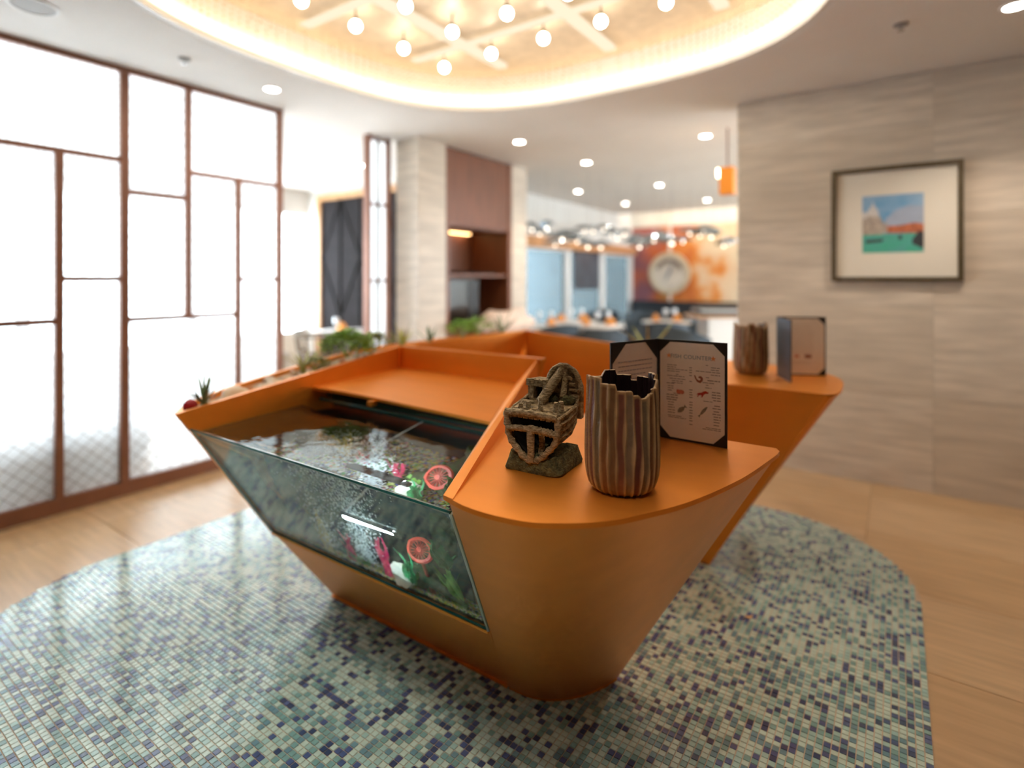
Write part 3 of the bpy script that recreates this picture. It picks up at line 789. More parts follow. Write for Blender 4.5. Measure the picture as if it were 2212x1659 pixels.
# submersible lamp
lp = thing('aquarium_lamp', 'bright white tube lamp under the water of the aquarium', 'lamp', (-1.38, 1.22, .645))
b = MB(); b.tube([(-1.50, 1.215, .640), (-1.26, 1.215, .648)], .011, 10); b.build('tube', M['tube'], lp, 60)
for xx in (-1.512, -1.248):
    b = MB(); b.tube([(xx - .012, 1.215, .644), (xx + .012, 1.215, .644)], .013, 10); b.build('end_cap', M['black'], lp, 40)
b = MB(); b.loft([[(x, 1.215 + .020 * math.cos(a), .648 + .020 * math.sin(a)) for a in [R(k) for k in range(25, 186, 20)]] + [(x, 1.215 + .017 * math.cos(a), .648 + .017 * math.sin(a)) for a in [R(k) for k in range(185, 24, -20)]] for x in (-1.505, -1.255)], 0); b.build('added_hood', M['bench'], lp)  # cover added to hide the lit tube from above
b = MB(); b.tube([(-1.51, 1.22, .645), (-1.54, 1.35, .70), (-1.55, 1.60, .83)], .004, 6); b.build('cable', M['metalwhite'], lp)

# aquarium decorations
M['log'] = mat('mossy driftwood', (.055, .045, .03), 0.85, col2=(.03, .085, .02), scale=18, bump=0.9, bscale=60)
lg = thing('driftwood_log', 'dark mossy driftwood log leaning inside the aquarium', 'driftwood', (-1.25, 1.48, .38))
b = MB(); pts = catmull([(-1.42, 1.42, .40), (-1.32, 1.46, .47), (-1.24, 1.50, .57), (-1.20, 1.52, .68), (-1.19, 1.50, .775)], 14)
b.tube(pts, [.05, .052, .055, .06, .058, .055, .052, .05, .05, .047, .045, .042, .038, .03], 12); b.jitter(.02, 22, 3); b.build('trunk', M['log'], lg, 60)
b = MB(); b.tube(catmull([(-1.23, 1.5, .60), (-1.15, 1.46, .66), (-1.10, 1.42, .74)], 8), [.03, .03, .028, .026, .024, .022, .02, .012], 9); b.jitter(.012, 30, 5); b.build('branch', M['log'], lg, 60)
b = MB(); b.tube(catmull([(-1.34, 1.45, .46), (-1.20, 1.38, .44), (-1.10, 1.38, .40)], 8), [.035, .035, .033, .03, .028, .026, .02, .014], 9); b.jitter(.014, 26, 9); b.build('branch', M['log'], lg, 60)
M['redfan'] = mat('coral red resin', (.62, .06, .035), 0.5, var=.2, scale=30)
fan = thing('coral_wheel', 'round red slotted coral ornament on the driftwood log', 'ornament', (-1.21, 1.345, .60))
R3 = Matrix.Translation((-1.235, 1.35, .60)) @ Matrix.Rotation(R(-20), 4, 'Z') @ Matrix.Rotation(R(62), 4, 'X')
b = MB(); b.xf = R3
for k in range(16):
    a0, a1 = 2 * PI * k / 16, 2 * PI * (k + .62) / 16
    b.loft([[(r * math.cos(a), r * math.sin(a), z) for r, a in ((.012, a0), (.060, a0 + .1), (.060, a1 - .1), (.012, a1))] for z in (-.004, .004)], 0)
b.build('spokes', M['redfan'], fan)
b = MB(); b.xf = R3
ringp = [(.056, -.006), (.070, -.005), (.075, 0), (.070, .005), (.056, .006), (.056, -.006)]
b.lathe(ringp, 28, cap0=False, cap1=False); b.build('rim', M['redfan'], fan, 40)
b = MB(); b.xf = R3; b.lathe([(.001, -.006), (.014, -.006), (.014, .007), (.001, .008)], 14); b.build('hub', M['redfan'], fan, 40)
b = MB(); b.tube([(-1.245, 1.36, .55), (-1.27, 1.42, .45), (-1.28, 1.44, .39)], [.008, .01, .014], 8); b.build('stem', M['redfan'], fan, 60)


def aq_plant(x, y, z, h, n, col, label, name='aquarium_plant', w=.010, spread=.05, seed=0, cat='water plant', twist=.02):
    m_ = mat('plastic plant %s' % str(tuple(round(c, 2) for c in col)), col, .5, var=.25, scale=30)
    t = thing(name, label, cat, (x, y, z)); rg = random.Random(seed)
    for i in range(n):
        a = rg.uniform(0, 2 * PI); s_ = rg.uniform(.3, 1) * spread; hh = h * rg.uniform(.6, 1)
        b = MB(); loops = []
        for k in range(6):
            u = k / 5; cx_ = x + s_ * math.cos(a) * u ** 1.4 + twist * math.sin(4 * u + i); cy_ = y + s_ * math.sin(a) * u ** 1.4; cz = z + hh * u
            ww = w * (0.35 + 1.3 * math.sin(PI * min(.97, u * .8 + .15))) * .6
            ca, sa = math.cos(a + 1.2), math.sin(a + 1.2)
            loops.append([(cx_ - ww * ca, cy_ - ww * sa, cz), (cx_, cy_, cz + .001), (cx_ + ww * ca, cy_ + ww * sa, cz), (cx_, cy_, cz - .002)])
        b.loft(loops, 0); b.build('leaf', m_, t)
    return t


aq_plant(-1.62, 1.42, .375, .07, 22, (.10, .45, .06), 'low bright green plastic plant on the aquarium gravel', spread=.09, seed=1, w=.018)
aq_plant(-1.36, 1.36, .372, .13, 14, (.22, .50, .08), 'light green leafy plant against the driftwood log in the aquarium', spread=.07, seed=2, w=.016)
aq_plant(-1.66, 1.40, .37, .20, 7, (.75, .04, .10), 'short crimson grass plant in the aquarium, left of two', spread=.03, seed=3)
aq_plant(-1.46, 1.38, .37, .24, 9, (.80, .03, .14), 'taller crimson grass plant in the aquarium, right of two', spread=.035, seed=4)
aq_plant(-1.83, 1.44, .37, .26, 9, (.60, .42, .06), 'mustard yellow coral-like plant at the left of the aquarium', spread=.05, seed=5)
aq_plant(-1.14, 1.38, .37, .20, 16, (.16, .36, .04), 'dark olive plant in the right corner of the aquarium', spread=.06, seed=6, w=.014)
aq_plant(-1.30, 1.30, .41, .16, 9, (.05, .40, .16), 'emerald grass plant growing before the log in the aquarium', spread=.04, seed=7)
aq_plant(-1.12, 1.30, .56, .12, 14, (.05, .28, .08), 'bushy dark green plant tied high on the driftwood branch', spread=.06, seed=8, w=.016)
t = thing('cream_shell', 'cream clam shell ornament leaning in the aquarium', 'shell', (-1.34, 1.34, .40))
M['shell'] = mat('cream shell', (.70, .68, .60), .35, var=.15, scale=30)
b = MB(); b.xf = Matrix.Translation((-1.345, 1.32, .435)) @ Matrix.Rotation(R(25), 4, 'Z') @ Matrix.Rotation(R(60), 4, 'X')
lo2 = []
for k in range(5):
    r = (.012, .03, .044, .05, .048)[k]; lo2.append([(r * (1 + .05 * math.cos(9 * a)) * math.cos(a), 1.25 * r * (1 + .05 * math.cos(9 * a)) * math.sin(a), .02 - .02 * (k / 4) ** 2 * 1.0) for a in [2 * PI * j / 36 for j in range(36)]])
b.loft(lo2, 0); b.build('valve', M['shell'], t, 50)
b = MB(); b.sphere((-1.345, 1.335, .385), .02, 10, 6); b.build('hinge', M['shell'], t, 50)

# ------------------------------------------------------------------ vases
def make_vase(loc, label, rot, seed=0):
    t = thing('fluted_vase', label, 'vase', loc, rot)
    NF = 27; per = 8; NA = NF * per; rg = random.Random(4 + seed)
    steps = [.272, .272, .260, .260, .246, .246, .236, .228, .236, .246, .246, .262, .272, .272, .258, .258, .246, .258, .258, .270, .270, .256, .256, .244, .256, .268, .268]
    prof = [(.058, 0), (.068, .004), (.077, .016), (.083, .035), (.086, .06), (.0865, .10), (.0855, .15), (.0835, .20), (.082, .25), (.0815, 1)]

    def rad(z):
        for (r0, z0), (r1, z1) in zip(prof, prof[1:]):
            if z <= z1: return r0 + (r1 - r0) * (z - z0) / (z1 - z0)
    cols = [((.16, .055, .04), (.19, .14, .085)), ((.18, .065, .04), (.15, .11, .06)), ((.20, .09, .035), (.22, .15, .095)), ((.14, .045, .035), (.17, .09, .04))]
    b = MB(); b.c = []; rows = 30; loops = []
    zt = []
    for j in range(NA):
        f = j / per; k = int(f) % NF; u = f - int(f)
        h0 = steps[k]; h1 = steps[(k + 1) % NF]; s_ = min(1, max(0, (u - .80) / .2)); s_ = s_ * s_ * (3 - 2 * s_)
        zt.append(h0 + (h1 - h0) * s_)
    for i in range(rows + 1):
        v = i / rows; L_ = []
        for j in range(NA):
            z = zt[j] * v; u = (j / per) % 1.0
            a = 2 * PI * j / NA + .022 * math.sin(z * 30 + 1.7 * (j // per)) * min(1, z * 8) * 1.0 + .012 * math.sin(z * 60 + j // per * 2.3)
            ridge = abs(math.cos(PI * (u - .0))) ** 14
            r = rad(z) + .0045 * ridge - .0015
            L_.append((r * math.cos(a), r * math.sin(a), z))
            c = cols[(j // per * 5 + j // per // 4) % 4][(j // per) % 2]
            k_ = min(1, ridge * 1.3)
            tan = (.50, .34, .17) if i < rows - 0 else (.48, .30, .14)
            if i >= rows - 0: k_ = 1
            c = tuple(c[q] * (1 - k_) + tan[q] * k_ for q in range(3))
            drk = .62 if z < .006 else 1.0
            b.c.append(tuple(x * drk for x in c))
        loops.append(L_)
    b.loft(loops, 0, True, False)
    n0 = len(b.v)
    b.build('fluted_wall', mat('glazed ceramic', (.95, .95, .95), .38, var=.16, scale=45, bump=.25, bscale=200, attr='Col', spec=.35), t, 60, True)
    # inner wall with rim
    b = MB()
    def lp_(dr, f, dz): return [((math.hypot(p[0], p[1]) - dr) * math.cos(math.atan2(p[1], p[0])), (math.hypot(p[0], p[1]) - dr) * math.sin(math.atan2(p[1], p[0])), p[2] * f + dz) for p in loops[-1]]
    b.loft([lp_(0.0, 1, 0), lp_(.0015, 1, .0015), lp_(.005, 1, .0012), lp_(.0065, 1, 0)], 1, False, False)
    b.loft([lp_(.0065, 1, 0), lp_(.0065, .5, 0), lp_(.012, .06, 0)], 0, False, True)
    b.build('inner_wall', [mat('dark glaze', (.025, .012, .014), .3), mat('tan rim glaze', (.42, .27, .13), .3)], t, 60, True)
    b = MB(); b.lathe([(.05, .0), (.062, .0), (.060, .006)], 24); b.build('foot', mat('dark glaze', (.025, .012, .014), .3), t, 40, True)
    return t


make_vase((-.541, 1.238, ZC), 'fluted brown ceramic vase with notched rim in front of the large menu', R(-128))
make_vase((-.640, 3.15, ZC), 'fluted brown ceramic vase on the rear counter beside the small far menu', R(20), 3)

# ------------------------------------------------------------------ menus
def oct_page(w_, h_, c, m=.008):
    x0, x1, z0, z1 = m, w_ - m, m, h_ - m
    return [(x0 + c, z0), (x1 - c, z0), (x1, z0 + c), (x1, z1 - c), (x1 - c, z1), (x0 + c, z1), (x0, z1 - c), (x0, z0 + c)]


def flat(b, poly, y, d=.0003, mi=0, sgn=-1):
    b.loft([[(x, y, z) for x, z in poly], [(x, y + sgn * d, z) for x, z in poly]], mi)


def blob(cx_, cz, pts, s): return [(cx_ + x * s, cz + z * s) for x, z in pts]


def star(cx_, cz, r): return [(cx_ + (r if k % 2 == 0 else r * .45) * math.sin(PI * k / 5), cz + (r if k % 2 == 0 else r * .45) * math.cos(PI * k / 5)) for k in range(10)]


def textlines(b, rows, y):
    for x0, x1, z, h_ in rows:
        x = x0; rg = random.Random(int(z * 1e5 + x0 * 1e4))
        while x < x1 - .003:
            wl_ = min(rg.uniform(.008, .018), x1 - x); flat(b, [(x, z), (x + wl_, z), (x + wl_, z + h_), (x, z + h_)], y); x += wl_ + .0022


def make_panel(parent, w_, h_, name, face_y=-.003):
    b = MB(); b.box((0, face_y, 0), (w_, face_y + .003 + .003, h_)); cv = b.build(name, M['black'], parent, None, True)
    return cv


FISH = [(-1, -.05), (-.75, .25), (-.2, .42), (.35, .3), (.7, .1), (1.05, .35), (1.0, 0), (1.1, -.35), (.7, -.08), (.3, -.32), (-.3, -.38), (-.8, -.22)]
SHRIMP = [(-1, .9), (-.8, .2), (-.3, -.6), (.4, -.8), (.95, -.3), (1, .35), (.6, .8), (.1, .75), (-.05, .35), (.3, .3), (.5, .1), (.35, -.2), (-.05, -.2), (-.4, .1), (-.7, .8)]
LOB = [(-1, -.2), (-.7, .1), (-.2, .2), (.2, .45), (.55, .55), (.9, .35), (1.05, .5), (.95, .15), (.5, .1), (.2, -.15), (.0, -.55), (-.25, -.6), (-.1, -.3), (-.35, -.2), (-.6, -.3), (-.75, -.6), (-.9, -.5), (-.7, -.2)]
CRAB = [(-1, .1), (-.8, .55), (-.3, .45), (.3, .5), (.85, .3), (1, -.2), (.6, -.55), (0, -.5), (-.6, -.6), (-.95, -.3)]


def rotp(p, a): c, s_ = math.cos(a), math.sin(a); return [(x * c - z * s_, x * s_ + z * c) for x, z in p]


def text_mesh(txt, size):
    cu = bpy.data.curves.new('menu_title', 'FONT'); cu.body = txt; cu.size = size; cu.align_x = 'CENTER'; cu.extrude = .0002; cu.space_character = 1.08
    o = bpy.data.objects.new('menu_title', cu); C.objects.link(o); dg = bpy.context.evaluated_depsgraph_get()
    me = bpy.data.meshes.new_from_object(o.evaluated_get(dg)); bpy.data.objects.remove(o); return me


def make_menu(loc, rz_right, rz_left, label, w_=.212, h_=.312, big=True):
    """origin at the foot of the fold; right leaf runs along +x, its page faces -y"""
    t = thing('menu_folder', label, 'menu', loc, rz_right)
    b = MB(); b.box((.002, 0, 0), (w_, .005, h_)); rc = b.build('right_cover', M['black'], t, None, True)
    b = MB(); flat(b, oct_page(w_, h_, .001, .007), -.0001, .0004); pg = b.build('page', M['paper'], rc, None, True)
    def pockets(parent):
        for sx in (0, 1):
            for sz in (0, 1):
                c = .040; x0 = .0035; 
                px_ = lambda v: (w_ - v) if sx else v
                pz = lambda v: (h_ - v) if sz else v
                b = MB(); flat(b, [(px_(x0), pz(.003)), (px_(x0 + c), pz(.003)), (px_(x0), pz(.003 + c))], -.0007, .0008); b.build('corner_pocket', M['black'], parent, None, True)
    pockets(rc)
    y = -.0006
    if big:
        b = MB()
        rows = [(.030, .062, .232, .0022), (.030, .058, .2255, .0022), (.030, .095, .219, .0022), (.030, .070, .2125, .0022), (.058, .07, .2035, .0022), (.030, .085, .198, .0022), (.038, .088, .190, .0022), (.045, .08, .183, .0022), (.045, .08, .177, .0022),
                (.028, .055, .174, .0026), (.032, .05, .166, .0024), (.032, .05, .159, .0024), (.032, .047, .152, .0024), (.05, .076, .144, .002), (.028, .064, .138, .003), (.028, .064, .130, .003), (.028, .066, .123, .003),
                (.032, .052, .115, .0024), (.032, .052, .107, .0024), (.032, .054, .099, .0024), (.032, .055, .091, .0024), (.032, .055, .083, .0024), (.032, .08, .074, .002), (.034, .09, .069, .002),
                (.10, .108, .228, .0026), (.10, .108, .2205, .0026), (.10, .108, .213, .0026), (.10, .108, .204, .0026), (.10, .108, .186, .0026),
                (.10, .110, .160, .0026), (.10, .110, .152, .0026), (.10, .110, .145, .0026), (.10, .110, .137, .0026), (.10, .110, .122, .0026), (.10, .110, .114, .0026), (.10, .110, .106, .0026), (.10, .110, .097, .0026), (.10, .110, .089, .0026), (.10, .110, .080, .0026), (.10, .110, .073, .0026), (.10, .110, .065, .0026), (.10, .110, .054, .0026),
                (.150, .157, .240, .002), (.165, .192, .234, .0022), (.165, .192, .227, .0022), (.12, .192, .220, .0022), (.165, .192, .212, .0022), (.15, .16, .203, .002), (.155, .192, .194, .003), (.14, .175, .187, .0022), (.15, .16, .180, .002), (.148, .167, .172, .002),
                (.168, .194, .160, .0028), (.168, .194, .152, .0028), (.168, .194, .144, .0028), (.172, .194, .136, .0028), (.143, .17, .131, .002), (.175, .194, .120, .0026), (.170, .194, .112, .0026), (.173, .194, .103, .0026), (.170, .194, .095, .0026), (.173, .194, .087, .0026), (.173, .194, .079, .0026), (.173, .194, .071, .0026), (.173, .194, .062, .0026), (.15, .194, .052, .002), (.14, .194, .047, .002)]
        textlines(b, rows, y); b.build('print_lines', M['ink'], pg, None, True)
        for xs_ in (.036, .172):
            b = MB(); flat(b, star(xs_, .262, .0085), y); b.build('starfish_print', M['inkorange'], pg, None, True)
        for nm, poly, m_ in (('shrimp_print', blob(.128, .196, SHRIMP, .0135), 'inkbrown'), ('crab_print', blob(.072, .152, CRAB, .0125), 'inksalmon'), ('lobster_print', blob(.140, .153, LOB, .018), 'inkred'),
                             ('fish_print', blob(.076, .098, rotp([(x * 1.0, z * 1.1) for x, z in FISH], R(40)), .0165), 'inkgrey'), ('fish_print', blob(.142, .100, rotp([(-x * 1.0, z * .55) for x, z in FISH], R(52)), .021), 'inkgrey')):
            b = MB(); flat(b, poly, y); b.build(nm, M[m_], pg, None, True)
        me = text_mesh('FISH COUNTER', .0172); me.materials.append(M['inkblue'])
        inst(me, 'menu_title', pg, Matrix.Translation((.104, -.0008, .256)) @ Matrix.Rotation(R(90), 4, 'X'))
    else:
        b = MB(); rows = [(.06, .16, h_ * .86 - k * .012, .002) for k in range(3)] + [(.04, .175, h_ * .74 - k * .011, .002) for k in range(11)] + [(.05, .16, .07, .002), (.06, .15, .06, .002)]
        textlines(b, rows, y); b.build('print_lines', mat('pale print ink', (.52, .44, .38), .9), pg, None, True)
        for nm, x, s_, m_ in (('crab_print', .045, .012, 'inkbrown'), ('shrimp_print', .095, .012, 'inksalmon'), ('lobster_print', .15, .018, 'inkbrown')):
            b = MB(); flat(b, blob(x, .10, CRAB, s_), y); b.build(nm, M[m_], pg, None, True)
    # left leaf
    lc = bpy.data.objects.new('left_cover', None)
    b = MB(); b.box((-w_, 0, 0), (-.002, .005, h_)); lc = b.build('left_cover', M['black'] if big else M['slate'], t, None, True); lc.rotation_euler = (0, 0, rz_left)
    b = MB(); flat(b, [(x - w_, z) for x, z in oct_page(w_, h_, .001, .007)], -.0001, .0004); pl = b.build('page', M['paper'], lc, None, True)
    for sx in (0, 1):
        for sz in (0, 1):
            c = .062 if big else .04
            px_ = lambda v: (-v) if sx else v - w_
            pz = lambda v: (h_ - v) if sz else v
            b = MB(); flat(b, [(px_(.0035), pz(.003)), (px_(.0035 + c), pz(.003)), (px_(.0035), pz(.003 + c))], -.0007, .0008); b.build('corner_pocket', M['black'], lc, None, True)
    b = MB(); textlines(b, [(-w_ + .03, -.03 - (.03 if k % 4 == 3 else 0), h_ * .80 - k * .0135, .0026) for k in range(14)], y); b.build('print_lines', mat('blue grey ink', (.33, .30, .36), .9), pl, None, True)
    b = MB(); b.tube([(0, .003, 0), (0, .003, h_)], .0032, 8); b.build('spine', M['black'], t, 60, True)
    return t


make_menu((-.622, 1.705, ZC), R(-1.5), R(72), 'large open black menu folder titled fish counter, standing behind the vase')
make_menu((-.513, 3.18, ZC), math.atan2(.10, .216), R(180 - 24.8 + 4.0) * 0 + (math.atan2(2.955 - 3.18, -.411 + .513) - math.atan2(.10, .216) + PI), 'small open slate menu folder standing on the rear counter', .235, .305, False)

# ------------------------------------------------------------------ shipwreck ornament
M['resin'] = mat('weathered resin planks', (.64, .48, .27), .75, col2=(.17, .12, .06), scale=70, bump=1.0, bscale=160, detail=8)
M['resin_l'] = mat('pale resin planks', (.76, .60, .36), .75, col2=(.26, .19, .10), scale=80, stretch=(1, 1, 3), bump=1.0, bscale=200, detail=8)
M['moss'] = mat('mossy resin base', (.05, .055, .022), .9, col2=(.20, .19, .08), scale=70, bump=1.0, bscale=220, detail=8)
M['hullin'] = mat('dark hull inside', (.006, .005, .005), .9)
sh = thing('shipwreck_ornament', 'mossy resin shipwreck ornament with open stern on the front counter', 'ornament', (-.775, 1.20, ZC), R(4))
W_ = .078


def sp(name, b, m_, smooth=50, j=.0022, f=90):
    if j: b.jitter(j, f, len(name))
    return b.build(name, m_, sh, smooth, True)


b = MB(); lo3 = []
for z, e in ((0, 0), (.006, .002), (.025, -.003), (.040, -.010), (.046, -.03)):
    q = []
    for k in range(40):
        a = 2 * PI * k / 40; c, s_ = math.cos(a), math.sin(a); n_ = 9
        xx = (.080 + e) * math.copysign(abs(c) ** (2 / n_), c)
        q.append((xx, .074 + (.082 + e) * math.copysign(abs(s_) ** (2 / n_), s_), z + (.010 * abs(xx) / .08 if z > .03 else 0)))
    lo3.append(q)
b.loft(lo3, 0); sp('base', b, M['moss'], 50, .005, 55)
# hull shell: stern profile swept back
def prof(s, zk, zt, w):      # U/V profile from left top over keel to right top
    return [(-w, zt), (-w * .97, zt - .03), (-w * .88, zk + .055), (-w * .62, zk + .030), (-w * .3, zk + .008), (0, zk), (w * .3, zk + .008), (w * .62, zk + .030), (w * .88, zk + .055), (w * .97, zt - .03), (w, zt)]


secs = [(0.006, .030, .148, .074), (.05, .034, .155, .080), (.10, .040, .165, .080), (.15, .055, .190, .066), (.19, .085, .215, .035)]
b = MB(); outer = [[(x, y, z) for x, z in prof(0, zk, zt, w)] for y, zk, zt, w in secs]; inner = [[(x * .86, y, z + .008 if i not in (0, 10) else z) for i, (x, z) in enumerate(prof(0, zk, zt, w))] for y, zk, zt, w in secs]
b.loft(outer, 0, False, False, closed=False)
sp('hull', b, M['resin'], 40, .002, 70)
b = MB(); b.loft(inner, 0, False, False, closed=False); b.add([inner[-1][i] for i in range(11)], [tuple(range(11))]); sp('hull_lining', b, M['hullin'], 40, 0)
# plank battens on the hull sides
for k in range(5):
    zz = .078 + k * .019
    for sg in (-1, 1):
        b = MB(); pts = []
        for y, zk, zt, w in secs[:4]:
            pr = prof(0, zk, zt, w); half = pr[5:]
            z_ = zk + (zt - zk) * (zz - .03) / .125
            for (xa, za), (xb, zb) in zip(half, half[1:]):
                if za <= z_ <= zb: pts.append((sg * ((xa + (xb - xa) * (z_ - za) / (zb - za)) + .001), y, z_)); break
        if len(pts) > 1: b.tube(pts, .0042, 6); sp('plank', b, M['resin_l'] if k % 2 else M['resin'], 50, .0018, 140)
# stern frame
pr = [(x, 0.0, z) for x, z in prof(0, .030, .150, .076)]
b = MB(); b.tube(catmull(pr, 40), [.0085 + .0018 * math.sin(k * 2.1) for k in range(40)], 9); sp('stern_frame', b, M['resin_l'], 50, .002, 150)
b = MB(); b.tube([(-.076 + .152 * k / 24, -.002 - .004 * math.sin(PI * k / 24), .150 + .004 * math.sin(PI * k / 24)) for k in range(25)], [.0085 + .0022 * (k % 4 == 0) for k in range(25)], 8); sp('top_rail', b, M['resin_l'], 50, .0015, 150)
b = MB(); b.tube([(-.072 + .144 * k / 30, -.003 - .004 * math.sin(PI * k / 30), .108 + .006 * math.sin(PI * k / 30)) for k in range(31)], [.008 + .0028 * (k % 2) * (k > 14) + .001 * (k % 3 == 0) for k in range(31)], 8); sp('middle_band', b, M['resin_l'], 50, .0015, 150)
b = MB(); b.tube([(0, -.004, .030), (.001, -.005, .055), (0, -.006, .085), (.0, -.006, .122)], [.010, .0095, .010, .011], 9); sp('stern_post', b, M['resin_l'], 50, .002, 150)
b = MB(); b.tube([(.016, .02, .035), (.02, .022, .07), (.018, .022, .10)], .008, 8); sp('inner_post', b, M['resin_l'], 50, .002, 120)
for i in range(9):
    x = -.066 + i * .0165; b = MB(); b.box((x - .006, -.004 - (i % 2) * .002, .139), (x + .006, .008, .158 + (i * 7 % 3) * .0015)); sp('rail_block', b, M['resin_l'] if i % 2 else M['resin'], None, .001, 200)
# aft deck with gap, then raised decks
b = MB(); b.loft([[(-.072, .03, z), (.074, .03, z + .003), (.076, .10, z + .010), (-.076, .10, z + .010)] for z in (.146, .155)], 0); sp('deck', b, M['resin'], 40, .003, 50)
for i, (x, h_, dx) in enumerate(((-.055, .012, .004), (-.03, .02, 0), (.008, .034, 0), (.05, .026, .003), (.068, .03, 0))):
    b = MB(); b.tube([(x, .035, .148), (x + dx, .035, .155 + h_)], [.008, .0065], 7); sp('stump_post', b, M['resin_l'], 50, .002, 120)
b = MB()
for a, c in (((-.075, .10, .150), (-.012, .165, .162)), ):
    pass
# cabin with a square window
cab = [(-.070, .105), (-.004, .095), (.0, .155), (-.062, .165)]
b = MB()
for (p, q) in zip(cab, cab[1:] + cab[:1]):
    pass
b.loft([[(x, y, z) for x, y in cab] for z in (.155, .168)], 0)
b.loft([[(x, y, z) for x, y in [(-.070, .105), (-.050, .102), (-.048, .155), (-.062, .165)]] for z in (.168, .205)], 0)
b.loft([[(x, y, z) for x, y in [(-.022, .098), (-.004, .095), (.0, .155), (-.02, .156)]] for z in (.168, .205)], 0)
b.loft([[(x * 1.04, y, z) for x, y in cab] for z in (.203, .219)], 0)
sp('cabin', b, M['resin'], 40, .003, 60)
b = MB(); b.box((-.052, .125, .166), (-.018, .13, .206)); sp('cabin_window', b, M['hullin'], None, 0)
for i in range(5):
    x = -.066 + i * .014; b = MB(); b.box((x - .005, .098 - i * .002, .204), (x + .005, .112 - i * .002, .222 + (i * 5 % 3) * .001)); sp('rail_block', b, M['resin_l'], None, .001, 200)
b = MB(); b.tube([(-.012, .070, .168), (.004, .10, .205), (.022, .135, .250), (.026, .142, .258)], [.0135, .0135, .012, .008], 10); sp('mast', b, M['resin_l'], 50, .0025, 70)
b = MB(); b.tube([(.040, .105, .18), (.036, .125, .22), (.030, .14, .25)], [.009, .009, .008], 8); sp('mast', b, M['resin_l'], 50, .0025, 90)
arch = [(-.024 + .052 - .052 * math.cos(PI * k / 16), .195 + .068 * math.sin(PI * k / 16)) for k in range(17)]
b = MB(); b.loft([[(x, .135, z) for x, z in arch] + [(.080, .135, .12), (-.024, .135, .12)], [(x, .150, z) for x, z in arch] + [(.080, .150, .12), (-.024, .150, .12)]], 0); sp('bow_wall', b, M['resin'], 40, .003, 60)
b = MB(); b.tube([(x, .134, z) for x, z in arch], [.006 + .002 * (k % 2) for k in range(17)], 7); sp('arch_rim', b, M['resin_l'], 50, .002, 100)
for i in range(5):
    b = MB(); z = .165 + i * .016; x1 = .078 - max(0, (i - 2)) * .010; b.tube([(.05, .128, z), (x1 - .01, .122, z + .002), (x1, .12, z)], .0055, 7); sp('plank', b, M['resin_l'] if i % 2 else M['resin'], 50, .002, 120)
b = MB(); b.rock((.055, .105, .172), .022, 0, (1, .8, .7), 4); sp('moss_clump', b, M['moss'], 60, .004, 120)
b = MB(); b.rock((.005, .112, .170), .016, 0, (1, .8, .7), 8); sp('moss_clump', b, M['moss'], 60, .004, 120)
b = MB(); b.rock((-.055, .075, .158), .02, 0, (1, .8, .6), 2); sp('barrel', b, M['resin_l'], 60, .002, 120)

# ------------------------------------------------------------------ planter: plants and stones
leaf_cache = {}


def blade(L_, w_, curl, m_):
    key = (L_, w_, curl, m_.name)
    if key not in leaf_cache:
        b = MB(); loops = []
        for k in range(6):
            u = k / 5; x = L_ * (u - .35 * curl * u * u); z = L_ * (.55 * u + .0) * (1 - curl * u * .5); ww = w_ * (1 - u) ** .7 * (.8 + .8 * u) + .0005
            loops.append([(x, -ww, z + ww * .4), (x, 0, z - ww * .25), (x, ww, z + ww * .4), (x, 0, z + ww * .2)])
        b.loft(loops, 0); o = b.build('leaf', m_, None, 60); leaf_cache[key] = o.data; bpy.data.objects.remove(o)
    return leaf_cache[key]


M['aloe'] = mat('grey green aloe', (.17, .25, .13), .5, var=.3, scale=40)
M['aloe_y'] = mat('yellow green succulent', (.42, .44, .10), .5, var=.3, scale=40)
M['leafgreen'] = mat('fresh green foliage', (.24, .45, .06), .5, var=.35, scale=25)
M['leafolive'] = mat('olive foliage', (.30, .34, .09), .5, var=.35, scale=25)


def spiky(loc, h_, n, m_, label, seed, wide=.006, up=.9):
    t = thing('spiky_succulent', label, 'plant', loc); rg = random.Random(seed)
    for i in range(n):
        me = blade(h_, wide, rg.choice((0.0, .3, .5)), m_)
        el = rg.uniform(.1, up)
        inst(me, 'leaf', t, Matrix.Rotation(i * 2.4 + rg.uniform(-.3, .3), 4, 'Z') @ Matrix.Rotation(-el, 4, 'Y') @ Matrix.Scale(rg.uniform(.7, 1.1), 4))
    b = MB(); b.lathe([(.012, -.02), (.014, .0), (.008, .02)], 10); b.build('stem', m_, t, 50, True)
    return t


